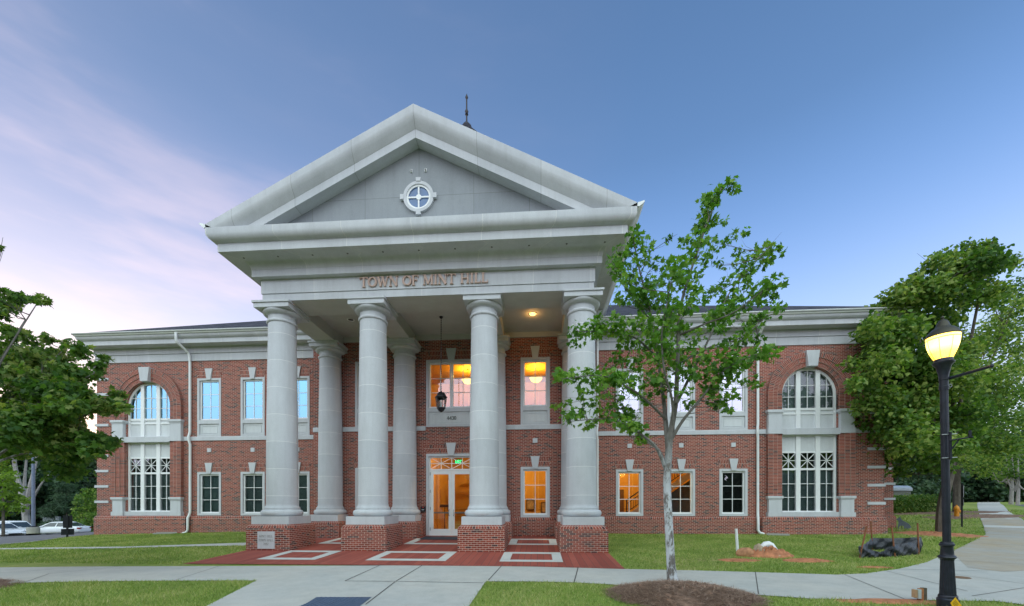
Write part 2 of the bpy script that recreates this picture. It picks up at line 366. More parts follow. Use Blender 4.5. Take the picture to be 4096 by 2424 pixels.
# ------------------------------------------------------------------ the town hall
WY, BY, BX = 6.4, 4.55, 6.55           # wing wall plane, centre block wall plane, half width of the block
hall = thing('town_hall', 'two storey red brick town hall with white columned portico and gabled pediment', 'building', (0, BY, 0))
def wall_mb(mb, x0, x1, z0, z1, y, holes, depth=.3):
    xs = sorted({x0, x1, *[h[i] for h in holes for i in (0, 1)]}); zs = sorted({z0, z1, *[h[i] for h in holes for i in (2, 3)]})
    for a, b in zip(xs, xs[1:]):
        for c, d in zip(zs, zs[1:]):
            mx, mz = (a + b) / 2, (c + d) / 2
            if not any(h[0] < mx < h[1] and h[2] < mz < h[3] for h in holes): mb.quad((a, y, c), (b, y, c), (b, y, d), (a, y, d))
    for a, b, c, d in holes:
        mb.quad((a, y, c), (a, y, d), (a, y + depth, d), (a, y + depth, c)); mb.quad((b, y, c), (b, y + depth, c), (b, y + depth, d), (b, y, d)); mb.quad((a, y, d), (b, y, d), (b, y + depth, d), (a, y + depth, d)); mb.quad((a, y, c), (a, y + depth, c), (b, y + depth, c), (b, y, c))
ZL0, ZL1, ZU0, ZU1 = 1.13, 3.42, 5.29, 8.38      # ground floor and upper window units
HW = .66
WR, WL = (8.5, 10.97, 13.43), (-8.48, -10.92, -13.33); PX = (-3.85, 3.88); DC = .03
AR, AL, AZ, ARAD = 16.93, -16.74, 6.95, 1.30
XL, XR = -19.75, 20.32
for sgn, xs, x0, x1, ac in ((1, WR, BX, XR, AR), (-1, WL, XL, -BX, AL)):
    mb = MB(); holes = [(x - HW + .03, x + HW - .03, a + .03, b - .03) for x in xs for a, b in ((ZL0, ZL1), (ZU0, ZU1))] + [(ac - ARAD, ac + ARAD, 1.12, AZ + ARAD)]
    wall_mb(mb, x0, x1, -.4, 9.4, WY, holes)
    seg = 16
    for s2 in (1, -1):                  # spandrels of the round arch
        pts = [(ac + s2 * ARAD * math.cos(t), AZ + ARAD * math.sin(t)) for t in (math.pi / 2 * i / seg for i in range(seg + 1))]
        for p, q in zip(pts, pts[1:]): mb.quad((p[0], WY, p[1]), (ac + s2 * ARAD, WY, p[1]), (ac + s2 * ARAD, WY, q[1]), (q[0], WY, q[1]))
    xe = XR if sgn > 0 else XL; mb.quad((xe, WY, -.6), (xe, 28, -.6), (xe, 28, 9.4), (xe, WY, 9.4))
    wo = part('wing_wall', mb, M_BRICK, hall)
mb = MB(); holes = [(x - HW + .03, x + HW - .03, a, b) for x in PX for a, b in ((ZL0, ZL1), (ZU0, ZU1))] + [(DC - 1.1, DC + 1.1, .2, 3.97), (DC - 1.14, DC + 1.14, ZU0, ZU1)]
wall_mb(mb, -BX, BX, -.3, 9.6, BY, holes)
for x in (-BX, BX): mb.quad((x, BY, -.3), (x, WY + .02, -.3), (x, WY + .02, 9.6), (x, BY, 9.6))
part('centre_wall', mb, M_BRICK, hall)
mb = MB(); mb.box(15, 24.25, 10.6, 27.5, -.5, 9.4, 'tu'); part('rear_wing_wall', mb, M_BRICK, hall)
mb = MB(); mb.quad((XL, 28, -1), (XR, 28, -1), (XR, 28, 9.4), (XL, 28, 9.4)); part('back_wall', mb, M_BRICK, hall)

def base_course(path, zb=-.5):
    mb = MB(); mb.sweep(path, [(.085, zb), (.085, .975)]); o = part('brick_plinth', mb, M_BRICK, hall)
    mb = MB(); mb.sweep(path, [(.085, .975), (.055, 1.06), (.0, 1.115)]); part('rowlock_course', mb, M_ROWL, o)
base_course([(XL, 26), (XL, WY), (AL - 2.2, WY), (AL - 2.2, WY - .2), (AL + 2.2, WY - .2), (AL + 2.2, WY), (-BX, WY)], -.8)
base_course([(-BX, WY), (-BX, BY), (DC - 1.2, BY)]); base_course([(DC + 1.2, BY), (BX, BY), (BX, WY)])
base_course([(BX, WY), (AR - 2.2, WY), (AR - 2.2, WY - .2), (AR + 2.2, WY - .2), (AR + 2.2, WY), (XR, WY), (XR, 10.6)]); base_course([(20.4, 10.6), (24.25, 10.6), (24.25, 26)])
def string_course(path):
    mb = MB(); mb.sweep(path, [(0, 5.09), (.045, 5.09), (.045, 5.27), (.03, 5.30), (0, 5.31)]); part('string_course', mb, M_STONE, hall)
string_course([(XL, 26), (XL, WY), (AL - 2.0, WY)]); string_course([(AL + 2.0, WY), (-BX, WY)]); string_course([(-BX, BY), (DC - 1.19, BY)]); string_course([(DC + 1.19, BY), (BX, BY)])
string_course([(BX, WY), (AR - 2.0, WY)]); string_course([(AR + 2.0, WY), (XR, WY), (XR, 10)])

# wing entablature, gutter, roof
WPROF = [(0, 9.31), (.05, 9.31), (.05, 9.68), (.035, 9.685), (.035, 9.70), (.09, 9.70), (.09, 10.035), (.58, 10.035), (.58, 10.25), (.60, 10.262), (.66, 10.29), (.715, 10.34), (.745, 10.40), (.75, 10.455)]
GPROF = [(.75, 10.455), (.80, 10.455), (.82, 10.475), (.86, 10.53), (.89, 10.565), (.89, 10.585), (.87, 10.585), (.78, 10.56)]
def squeeze(mb):
    mb.v = [(-19.86 + (x + 19.86) * .35 if x < -19.86 else x, y, z) for x, y, z in mb.v]
for path in ([(XL, 27), (XL, WY), (-BX, WY)], [(BX, WY), (XR, WY), (XR, 27)]):
    mb = MB(); mb.sweep(path, WPROF); squeeze(mb); part('wing_cornice', mb, M_ENT, hall)
    mb = MB(); mb.sweep(path, GPROF); squeeze(mb); part('gutter', mb, M_METALW, hall)
mb = MB(); xl, xr, yf, yb, ze, run = XL - .42, XR + .85, WY - .86, 29.4, 10.57, 11.9; zr = ze + .55 * run
mb.quad((xl, yf, ze), (xr, yf, ze), (xr - run, yf + run, zr), (xl + run, yf + run, zr), [(xl, 0), (xr, 0), (xr - run, run * 1.14), (xl + run, run * 1.14)])
mb.quad((xr, yb, ze), (xl, yb, ze), (xl + run, yf + run, zr), (xr - run, yf + run, zr)); mb.poly(((xl, yb, ze), (xl, yf, ze), (xl + run, yf + run, zr))); mb.poly(((xr, yf, ze), (xr, yb, ze), (xr - run, yf + run, zr)))
mb.quad((xl, yf, ze - .06), (xr, yf, ze - .06), (xr, yf, ze), (xl, yf, ze))
part('main_roof', mb, M_ROOF, hall)

# columns
SHAFT = [(.60, 1.455), (.60, 1.53), (.575, 1.56), (.548, 1.60), (.535, 1.68), (.533, 2.6), (.527, 3.8), (.512, 5.2), (.492, 6.6), (.475, 7.7), (.468, 8.34)]
CAPP = [(.468, 8.34), (.50, 8.345), (.522, 8.375), (.522, 8.405), (.50, 8.435), (.468, 8.44), (.468, 8.60), (.495, 8.605), (.495, 8.625), (.56, 8.635), (.62, 8.67), (.645, 8.715), (.64, 8.745), (.60, 8.76)]
TORUS = [(.50, 1.225), (.62, 1.225), (.665, 1.245), (.695, 1.29), (.705, 1.34), (.695, 1.39), (.665, 1.435), (.62, 1.455), (.58, 1.455)]
def column(cx, cy, ymax=None):
    ang = (0, 2 * math.pi) if ymax is None else (math.pi * .92, math.pi * 2.08)
    yb = lambda h: cy + h if ymax is None else ymax
    o = part('column', MB().lathe(SHAFT, (cx, cy, 0), 40, *ang), M_COLST, hall, 35)
    part('torus_base', MB().lathe(TORUS, (cx, cy, 0), 40, *ang), M_STONE, o, 40)
    part('capital', MB().lathe(CAPP, (cx, cy, 0), 40, *ang), M_STONE, o, 40)
    mb = MB(); mb.box(cx - .655, cx + .655, cy - .655, yb(.655), 8.755, 8.915); mb.box(cx - .70, cx + .70, cy - .70, yb(.70), 8.917, 8.986); part('abacus', mb, M_STONE, o)
    mb = MB(); mb.box(cx - .70, cx + .70, cy - .70, yb(.70), .93, 1.222); part('plinth', mb, M_STONE, o)
    h = .8125; mb = MB(); mb.box(cx - h, cx + h, cy - h, yb(h), -.35, .80, 'tu'); p = part('pedestal', mb, M_BRICK, o)
    mb = MB(); a, b = h, .70
    if ymax is None: mb.sweep([(cx - .01, cy + h), (cx - h, cy + h), (cx - h, cy - h), (cx + h, cy - h), (cx + h, cy + h), (cx - .01, cy + h)], [(0, .80), (-.035, .875), (-.115, .937)])
    else: mb.sweep([(cx - h, ymax), (cx - h, cy - h), (cx + h, cy - h), (cx + h, ymax)], [(0, .80), (-.035, .875), (-.115, .937)])
    part('rowlock_course', mb, M_ROWL, p)
CXS = (-5.56, -2.06, 2.07, 5.56)
for x in CXS: column(x, .8125)
for x in CXS: column(x, 4.28, BY + .05)

# portico entablature, ceiling, pediment
PH, PY0 = 5.93, .237
PPROF = [(-.03, 8.99), (0, 8.99), (0, 9.235), (-.012, 9.24), (-.012, 9.25), (.03, 9.25), (.03, 9.75), (.235, 9.75), (.235, 9.985), (.245, 9.99), (.255, 10.06), (.285, 10.13), (.335, 10.19), (.40, 10.222), (.42, 10.225), (.925, 10.225), (.925, 10.50), (.95, 10.505), (1.03, 10.53), (1.10, 10.58), (1.145, 10.64), (1.166, 10.71), (1.166, 10.90), (.5, 10.915)]
mb = MB(); mb.sweep([(-PH, 9), (-PH, PY0), (PH, PY0), (PH, 9)], PPROF); part('portico_entablature', mb, M_ENT, hall, 30)
mb = MB(); mb.quad((-6.6, -.7, 10.916), (6.6, -.7, 10.916), (6.6, .3, 10.916), (-6.6, .3, 10.916)); part('pediment_ledge', mb, M_STONE, hall)
for s in (-1, 1):
    mb = MB(); mb.sweep([(BX * s, 4.4), (BX * s, WY)] if s < 0 else [(BX, WY), (BX, 4.4)], [(-.3, 9.0)]) if False else None
    pth = [(-BX + .02, 8), (-BX + .02, 4.42), (-5.6, 4.42)] if s < 0 else [(5.6, 4.42), (BX - .02, 4.42), (BX - .02, 8)]
    mb.sweep(pth, [(-.03, 8.995), (0.0, 8.995), (0.0, 9.23), (.03, 9.25), (.03, 9.745), (.2, 9.745), (.2, 9.98), (.3, 10.2)]); part('block_cornice', mb, M_ENT, hall)
mb = MB(); mb.box(-5.9, 5.9, .25, 1.38, 8.985, 9.48, 'tf'); part('front_beam', mb, M_SOFF, hall)
for x in CXS:
    x0, x1 = (x - .44, x + .44) if abs(x) < 3 else ((-5.9, -5.05) if x < 0 else (5.05, 5.9))
    part('cross_beam', MB().box(x0, x1, 1.381, 4.46, 8.99, 9.49, 't'), M_SOFF, hall)
mb = MB(); mb.quad((-5.9, 1.3, 9.48), (5.9, 1.3, 9.48), (5.9, 4.6, 9.48), (-5.9, 4.6, 9.48)); mb.box(-5.9, 5.9, 4.46, 4.56, 9.25, 9.479, 't'); ceil = part('porch_ceiling', mb, M_SOFF, hall)
M_AMBER = emit('amber_lamp', (1.0, .50, .05), 7); M_CAN = plain('lamp_can', (.25, .25, .26), .25, .8)
for x, m in ((3.79, M_AMBER), (-3.88, M_CAN)):
    mb = MB().lathe([(.15, -.002), (.155, -.016), (.115, -.018), (.11, -.006)], (x, 2.79, 9.48), 20); d = part('downlight', mb, M_WHITE, hall, True)
    part('lamp_lens', MB().lathe([(.108, -.006), (.05, -.012), (.0, -.014)], (x, 2.79, 9.48), 16), m, d)
v0 = None; lamp_light('downlight_bulb', (3.79, 2.79, 9.40), 9, (1, .5, .12), .08)
for i in range(11):
    x = -6.2 + i * 1.24
    if v0 is None: v0 = lpart('soffit_vent', MB().lathe([(.0, -.010), (.03, -.010), (.034, 0)], (0, 0, 0), 10), plain('vent_grey', (.12, .12, .12), .7), hall, loc=(x, -.32 - BY, 10.224))
    else: c_ = v0.copy(); COL.objects.link(c_); c_.location = (x, -.32 - BY, 10.224)
sl_ = .5; TIPX, TIPZ = 7.1, 11.03; YF = -.93
RAKE = [(0, YF + .02), (-.02, YF), (-.23, YF), (-.30, YF + .015), (-.38, YF + .05), (-.46, YF + .11), (-.53, YF + .17), (-.60, YF + .22), (-.615, YF + .24), (-.89, YF + .24), (-.89, -.3)]
for s in (-1, 1):
    mb = MB(); acc = 0
    def rp(dz, y):
        z0 = TIPZ + dz; xs = TIPX
        if z0 < 10.905: xs = TIPX - (10.905 - z0) / sl_; z0 = 10.905
        return (s * xs, y, z0), (0, y, TIPZ + dz + sl_ * TIPX)
    for (d0, y0), (d1, y1) in zip(RAKE, RAKE[1:]):
        a, b = rp(d0, y0); c, d = rp(d1, y1); l = math.hypot(d1 - d0, y1 - y0)
        mb.quad(a, b, d, c, [(-s * a[0] * 1.118, acc), (0, acc), (0, acc + l), (-s * c[0] * 1.118, acc + l)]); acc += l
    mb.quad((s * TIPX, YF, 10.895), (s * TIPX, YF + 8, 10.895), (s * TIPX, YF + 8, TIPZ), (s * TIPX, YF + .02, TIPZ))
    part('raking_cornice', mb, M_RAKE, hall, 30)
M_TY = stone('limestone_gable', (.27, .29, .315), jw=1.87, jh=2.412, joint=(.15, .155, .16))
zt0 = 10.9; apz = TIPZ - .5 + sl_ * TIPX; rx = (apz - zt0) / sl_
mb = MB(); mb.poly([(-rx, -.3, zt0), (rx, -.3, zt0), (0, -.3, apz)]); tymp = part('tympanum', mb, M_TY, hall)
CZ = 12.01
def ring_xz(mb, r0, r1, y0, y1, n=40, cx=0, cz=CZ):
    for i in range(n):
        a, b = 2 * math.pi * i / n, 2 * math.pi * (i + 1) / n
        P = lambda r, t, y: (cx + r * math.cos(t), y, cz + r * math.sin(t))
        mb.quad(P(r0, a, y0), P(r0, b, y0), P(r1, b, y0), P(r1, a, y0)); mb.quad(P(r1, a, y0), P(r1, b, y0), P(r1, b, y1), P(r1, a, y1)); mb.quad(P(r0, b, y0), P(r0, a, y0), P(r0, a, y1), P(r0, b, y1))
    return mb
rw = part('round_window', ring_xz(MB(), .42, .52, -.38, -.3), M_STONE, hall, 40)
mb = MB()
for k in range(4):
    t = k * math.pi / 2; q = [(-.075, .50), (.075, .50), (.085, .62), (-.085, .62)]
    mb.prism([(x * math.cos(t) - z * math.sin(t), CZ + x * math.sin(t) + z * math.cos(t)) for x, z in q], -.40, -.3)
part('key_block', mb, M_STONE, rw)
mb = ring_xz(MB(), .355, .42, -.345, -.3); mb.box(-.36, .36, -.34, -.31, CZ - .025, CZ + .025); mb.box(-.025, .025, -.338, -.312, CZ - .36, CZ + .36)
mb.prism([(.09 * math.cos(2 * math.pi * i / 20), CZ + .09 * math.sin(2 * math.pi * i / 20)) for i in range(20)], -.343, -.31); part('sash', mb, M_WHITE, rw)
mb = MB(); mb.poly([(.40 * math.cos(2 * math.pi * i / 32), -.308, CZ + .40 * math.sin(2 * math.pi * i / 32)) for i in range(32)]); part('pane', mb, plain('blue_glass', (.035, .10, .26), .12, 0, .2, 3, .8), rw)
for x in (-.29, .20):
    mb = MB(); mb.box(x, x + .07, -.34, -.3, 12.87, 12.96); f_ = part('gable_fixture', mb, M_WHITE, hall); part('fixture_lamp', MB().box(x + .02, x + .05, -.37, -.342, 12.88, 12.93), M_DARK, f_)
mb = MB()
for s in (-1, 1):
    e = (s * TIPX, TIPZ - .004); zt_ = TIPZ - .004 + sl_ * TIPX; mb.quad((e[0], YF + .02, e[1]), (0, YF + .02, zt_), (0, 14, zt_), (e[0], 14, e[1]), [(0, 0), (0, 8), (15, 8), (15, 0)])
part('portico_roof', mb, M_ROOF, hall)
for s in (-1, 1):
    mb = MB(); pr_ = [(7.10, 10.93), (7.16, 10.90), (7.27, 10.99), (7.33, 11.05), (7.33, 11.08), (7.30, 11.08), (7.12, 11.03)]
    for (a, b), (c, d) in zip(pr_, pr_[1:]): mb.quad((s * a, YF + .02, b), (s * a, 7, b), (s * c, 7, d), (s * c, YF + .02, d))
    mb.poly([(s * a, YF + .02, b) for a, b in pr_]); part('gutter', mb, M_METALW, hall)
# cupola behind the pediment
CU = (-.25, 10.0); CD = -.22; mb = MB(); mb.box(CU[0] - 2.2, CU[0] + 2.2, CU[1] - 2.2, CU[1] + 2.2, 12.5, 19.25); cup = part('cupola', mb, M_STONE, hall)
part('cupola_roof', MB().lathe([(2.6, 19.6), (2.55, 19.75), (1.7, 21.2), (1.15, 22.4), (.9, 23.2), (.75, 23.9), (.36, 24.12), (.33, 24.22), (.36, 24.3), (.30, 24.5), (.13, 24.72), (0, 24.75)], (*CU, CD), 8, rot=R(22.5)), M_ROOF, cup)
part('finial', MB().lathe([(.06, 24.6), (.045, 25.0), (.045, 25.2), (.10, 25.24), (.06, 25.3), (.11, 25.42), (.06, 25.52), (.045, 25.6), (.04, 26.15), (.09, 26.25), (.05, 26.36), (.0, 26.5)], (*CU, CD), 10), M_BRONZE, cup, 50)

# quoins
qn = lpart('quoin', MB().box(-.40, .40, -.04, .40, -.065, .065), M_STONE, hall, loc=(XR - .36, WY - BY, 1.745))
for k in range(1, 9):
    if k == 4: continue
    c_ = qn.copy(); COL.objects.link(c_); c_.location = (XR - .36, WY - BY, 1.745 + .857 * k)
for k in range(9):
    if k == 4: continue
    c_ = qn.copy(); COL.objects.link(c_); c_.location = (XL + .30, WY - BY, 1.86 + .825 * k)
    c_ = qn.copy(); COL.objects.link(c_); c_.location = (23.93, 10.6 - BY, 2.05 + .857 * k)

# windows: each a stone surround with keystone, flat arch, sash, pane and what hangs behind it
CACHE = {}
def cached(key, fn, mat, smooth=False):
    if key not in CACHE: me = fn().mesh(key, smooth); me.materials.append(mat); CACHE[key] = me
    return CACHE[key]
def child(name, me, parent): o = bpy.data.objects.new(name, me); COL.objects.link(o); o.parent = parent; return o
def frame_mb(mb, hw, z0, z1, t, y0, y1, tb=None):
    tb = tb or t
    mb.box(-hw, -hw + t, y0, y1, z0, z1); mb.box(hw - t, hw, y0, y1, z0, z1); mb.box(-hw + t, hw - t, y0, y1, z1 - t, z1); mb.box(-hw + t, hw - t, y0, y1, z0, z0 + tb); return mb
def sash_mb(hw, z0, z1, rows=3, cols=2):
    mb = frame_mb(MB(), hw, z0, z1, .075, .055, .13); gw, gz0, gz1 = hw - .075, z0 + .075, z1 - .075
    for i in range(1, rows): z = gz0 + (gz1 - gz0) * i / rows; mb.box(-gw, gw, .078, .112, z - .014, z + .014)
    for i in range(1, cols): x = -gw + 2 * gw * i / cols; mb.box(x - .014, x + .014, .08, .11, gz0, gz1)
    return mb
def rect_mb(hw, z0, z1, y): mb = MB(); mb.quad((-hw, y, z0), (hw, y, z0), (hw, y, z1), (-hw, y, z1)); return mb
def key_mb(z0, z1, hb, ht, y): return MB().prism([(-hb, z0), (hb, z0), (ht, z1), (-ht, z1)], y, .02)
def jack_mb(z0, z1, hb, ht, kb, kt):
    mb = MB()
    for s in (-1, 1):
        n = 12; sk = .28
        pts = [(s * kb, z0), (s * hb, z0), (s * ht, z1), (s * kt, z1)]
        uv = [(kb, z0), (hb, z0), (hb, z1), (kb, z1)]
        mb.poly([(x, -.012, z) for x, z in pts], uv)
        mb.poly([(s * hb, -.012, z0), (s * hb, .02, z0), (s * ht, .02, z1), (s * ht, -.012, z1)]); mb.poly([(s * kb, -.012, z0), (s * kb, .02, z0), (s * hb, .02, z0), (s * hb, -.012, z0)])
    return mb
def window(x, wy, upper, gl, behind, dz=0):
    loc = (x, wy - BY, dz)
    if not upper:
        w_ = link('window', cached('window_ground', lambda: frame_mb(MB(), HW, ZL0, ZL1, .115, -.03, .2), M_STONE), None, hall, loc)
        child('sash', cached('sash_ground', lambda: sash_mb(.548, ZL0 + .113, ZL1 - .113), M_WHITE), w_)
        child('keystone', cached('keystone_ground', lambda: key_mb(3.33, 3.90, .105, .205, -.075), M_STONE), w_); child('flat_arch', cached('flat_arch_ground', lambda: jack_mb(3.43, 3.84, .615, .735, .13, .19), M_SOLD), w_)
        z0, z1 = ZL0 + .18, ZL1 - .18
    else:
        def sur():
            mb = frame_mb(MB(), HW, ZU0, ZU1, .115, -.03, .2); mb.box(-HW + .115, HW - .115, -.03, .2, 5.97, 6.17)
            return mb
        w_ = link('window', cached('window_upper', sur, M_STONE), None, hall, loc)
        def pan():
            mb = MB(); a = .545; mb.box(-a, a, .03, .1, 5.40, 5.97); frame_mb(mb, .44, 5.47, 5.86, .012, .012, .028); return mb
        child('apron_panel', cached('apron_panel', pan, M_PANEL), w_)
        child('sash', cached('sash_upper', lambda: sash_mb(.548, 6.17, ZU1 - .113), M_WHITE), w_)
        child('keystone', cached('keystone_upper', lambda: key_mb(8.29, 8.88, .105, .205, -.075), M_STONE), w_); child('flat_arch', cached('flat_arch_upper', lambda: jack_mb(8.39, 8.81, .615, .735, .13, .19), M_SOLD), w_)
        z0, z1 = 6.22, ZU1 - .18
    child('pane', cached('pane_%s_%s' % (upper, gl.name), lambda: rect_mb(.50, z0, z1, .095), gl), w_)
    if behind: child('blind', cached('blind_%s_%s' % (upper, behind.name), lambda: rect_mb(.54, z0 - .05, z1 + .05, .19), behind), w_)
    return w_
for x in WL: window(x, WY, True, M_GLASSB, M_BLINDL); window(x, WY, False, M_GLASS, M_BLINDL if x < -13 else M_BLIND)
for i, x in enumerate(WR): window(x, WY, True, M_GLASSM, M_PALEW); window(x, WY, False, (M_GLASSL, M_GLASSL, M_GLASS)[i], (None, None, M_DARKG)[i])  # third ground window: no blind, a dark sheet for the unlit room
for x in PX: window(x, BY, True, M_GLASSP, None, -.03); window(x, BY, False, M_GLASSL, None, -.03)
sq = None
for x, y in [(x, WY) for x in WL + WR] + [(x, BY) for x in PX]:
    if sq is None: sq = lpart('stone_block', MB().box(-.105, .105, -.035, .02, 4.475, 4.685), M_STONE, hall, loc=(x, y - BY, 0))
    else: c_ = sq.copy(); COL.objects.link(c_); c_.location = (x, y - BY, 0)
# double window over the entrance with the street number
w_ = link('window', frame_mb(MB(), 1.17, ZU0 - .03, ZU1 - .03, .115, -.03, .2).box(-1.055, 1.055, -.03, .2, 5.95, 6.13).mesh('window_double'), M_STONE, hall, (DC, 0, 0))
mb = MB(); mb.box(-1.055, 1.055, .03, .1, 5.37, 5.95); frame_mb(mb, .90, 5.46, 5.86, .014, .012, .028); ap = lpart('apron_panel', mb, M_PANEL, w_)
mb = MB()
for s in (-.53, .53):
    k = sash_mb(.525, 6.13, 8.235); mb.v, off = mb.v + [(a + s, b, c) for a, b, c in k.v], len(mb.v); mb.f += [tuple(i + off for i in f) for f in k.f]; mb.uv += k.uv
lpart('sash', mb, M_WHITE, w_); mb = MB()
for s in (-.53, .53): mb.quad((s - .47, .095, 6.18), (s + .47, .095, 6.18), (s + .47, .095, 8.18), (s - .47, .095, 8.18))
lpart('pane', mb, M_GLASSP, w_); lpart('keystone', key_mb(8.26, 8.85, .125, .235, -.075), M_STONE, w_); lpart('flat_arch', jack_mb(8.36, 8.79, 1.12, 1.25, .15, .22), M_SOLD, w_)

# arched bays in the wings
def arched(cx, glow, gup, blow, bup):
    w_ = link('arched_window', None or (lambda mb: (mb.box(-1.30, 1.30, -.12, .12, 1.10, 1.33), mb.box(-1.30, 1.30, -.17, .12, 5.02, 5.31), mb)[2])(MB()).mesh('arched_window'), M_STONE, hall, (cx, WY - BY, 0))
    for s in (-1, 1):
        a, b = (1.30, 1.98) if s > 0 else (-1.98, -1.30)
        mb = MB(); mb.box(a, b, -.20, .12, 1.10, 1.32); mb.box(a + .05, b - .05, -.16, .12, 1.32, 1.93); mb.box(a + .02, b - .02, -.18, .12, 1.93, 1.98); mb.box(a - .01, b + .01, -.215, .12, 1.98, 2.10); lpart('pier_pedestal', mb, M_STONE, w_)
        mb = MB(); mb.box(a, b, -.20, .12, 5.06, 5.31); mb.box(a + .03, b - .03, -.17, .12, 5.31, 6.02); mb.box(a, b, -.19, .12, 6.02, 6.08); mb.box(a - .03, b + .03, -.225, .12, 6.08, 6.20); lpart('impost_block', mb, M_STONE, w_)
        mb = MB()
        for i in range(3):
            r0, r1 = 1.30 + .223 * i, 1.523 + .223 * i; q = (r0, r1) if s > 0 else (-r1, -r0); yy = -.12 - .035 * i
            for z0, z1 in ((2.10, 5.06), (6.20, AZ)):
                i0 = len(mb.f); mb.box(q[0], q[1], yy, .12, z0, z1, 'ut')
                for f in range(i0, len(mb.f)):
                    mb.uv[f] = [((abs(mb.v[j][0]) - 1.30) * .91 if abs(mb.v[mb.f[f][0]][1] - mb.v[mb.f[f][2]][1]) < .01 else mb.v[j][1] + .2, mb.v[j][2]) for j in mb.f[f]]
        lpart('brick_pier', mb, M_STACK, w_)
    mb = MB(); n = 48
    for i in range(3):
        r0, r1 = 1.30 + .223 * i, 1.523 + .223 * i; y = -.12 - .035 * i; rp0 = r0
        for k in range(n):
            a, b = math.pi * k / n, math.pi * (k + 1) / n
            P = lambda r, t, yy: (r * math.cos(t), yy, AZ + r * math.sin(t)); u0, u1 = (r0 - 1.30) * .91, (r1 - 1.30) * .91
            mb.quad(P(r0, a, y), P(r0, b, y), P(r1, b, y), P(r1, a, y), [(u0, a * 1.63), (u0, b * 1.63), (u1, b * 1.63), (u1, a * 1.63)])
            y2 = .12 if i == 0 else y + .035
            mb.quad(P(r0, a, y), P(r0, a, y2), P(r0, b, y2), P(r0, b, y), [(y, a * 1.63), (y2, a * 1.63), (y2, b * 1.63), (y, b * 1.63)])
            if i == 2: mb.quad(P(r1, a, y), P(r1, b, y), P(r1, b, .02), P(r1, a, .02))
    lpart('arch_ring', mb, M_STACK, w_); lpart('keystone', key_mb(8.22, 8.96, .205, .305, -.30), M_STONE, w_)
    mb = MB(); Y0, Y1 = .09, .17
    xs = [-1.16, -.42, -.205 + .0, .0]
    bays = [(-1.20, -.55), (-.35, .35), (.55, 1.20)]
    mb.box(-1.30, -1.18, Y0, Y1, 1.33, 5.02); mb.box(1.18, 1.30, Y0, Y1, 1.33, 5.02)
    for s in (-1, 1): a = s * .45; mb.box(a - .10, a + .10, Y0 - .03, Y1, 1.33, 5.02); mb.box(a - .10, a + .10, Y0 - .03, Y1, 5.31, AZ + 1.17)
    for a, b in bays:
        for z0, z1 in ((1.33, 1.39), (3.34, 3.44), (4.17, 4.25), (4.96, 5.02)): mb.box(a, b, Y0, Y1, z0, z1)
        for z in (2.04, 2.69): mb.box(a, b, Y0 + .02, Y1 - .02, z - .013, z + .013)
        m_ = (a + b) / 2; mb.box(m_ - .013, m_ + .013, Y0 + .021, Y1 - .021, 1.39, 3.34); mb.box(m_ - .013, m_ + .013, Y0 + .021, Y1 - .021, 3.44, 4.17); mb.box(a, b, Y0 + .024, Y1 - .024, 3.792, 3.818)
        for (xa, za), (xb, zb) in (((a, 3.44), (b, 4.17)), ((a, 4.17), (b, 3.44))):
            d = Vector((xb - xa, 0, zb - za)).normalized(); n_ = Vector((-d.z, 0, d.x)) * .016
            mb.quad((xa - n_.x, Y0 + .018, za - n_.z), (xb - n_.x, Y0 + .018, zb - n_.z), (xb + n_.x, Y0 + .018, zb + n_.z), (xa + n_.x, Y0 + .018, za + n_.z))
        for z0, z1 in ((5.31, 5.37), (6.02, 6.10), (6.22, 6.33)): mb.box(a, b, Y0, Y1, z0, z1)
        for z in (6.87, 7.42): mb.box(a if m_ > -.5 else max(a, -math.sqrt(max(0, 1.22 ** 2 - max(0, z - AZ) ** 2))), b if m_ < .5 else min(b, math.sqrt(max(0, 1.22 ** 2 - max(0, z - AZ) ** 2))), Y0 + .02, Y1 - .02, z - .013, z + .013)
        mb.box(m_ - .013, m_ + .013, Y0 + .021, Y1 - .021, 6.33, AZ + math.sqrt(1.24 ** 2 - m_ ** 2))
    mb.box(-1.30, -1.18, Y0, Y1, 5.31, AZ); mb.box(1.18, 1.30, Y0, Y1, 5.31, AZ)
    for k in range(40):
        a, b = math.pi * k / 40, math.pi * (k + 1) / 40
        P = lambda r, t, yy: (r * math.cos(t), yy, AZ + r * math.sin(t)); mb.quad(P(1.18, a, Y0), P(1.18, b, Y0), P(1.30, b, Y0), P(1.30, a, Y0)); mb.quad(P(1.18, b, Y0), P(1.18, a, Y0), P(1.18, a, Y1), P(1.18, b, Y1))
    lpart('sash', mb, M_WHITE, w_)
    for a, b in bays:
        for z0, z1 in ((4.25, 4.96), (5.37, 6.02), (6.10, 6.22)): lpart('spandrel_panel', MB().box(a, b, .125, .14, z0, z1), M_PANEL, w_)
    mb = MB(); mb.quad((-1.2, .135, 1.36), (1.2, .135, 1.36), (1.2, .135, 4.2), (-1.2, .135, 4.2)); lpart('pane', mb, glow, w_)
    arcp = [(1.2 * math.cos(math.pi * i / 24), AZ + 1.2 * math.sin(math.pi * i / 24)) for i in range(25)]
    mb = MB(); mb.poly([(-1.2, .136, 6.26), (1.2, .136, 6.26)] + [(x, .136, z) for x, z in arcp]); lpart('pane', mb, gup, w_)
    mb = MB(); mb.quad((-1.3, .25, 1.2), (1.3, .25, 1.2), (1.3, .25, 3.40), (-1.3, .25, 3.40)); lpart('blind', mb, blow, w_)
    mb = MB(); mb.quad((-1.3, .45, 3.3), (1.3, .45, 3.3), (1.3, .45, 4.4), (-1.3, .45, 4.4)); lpart('unlit_room_sheet', mb, M_DARKG, w_)  # near black sheet stands in for the unlit room behind the lattice
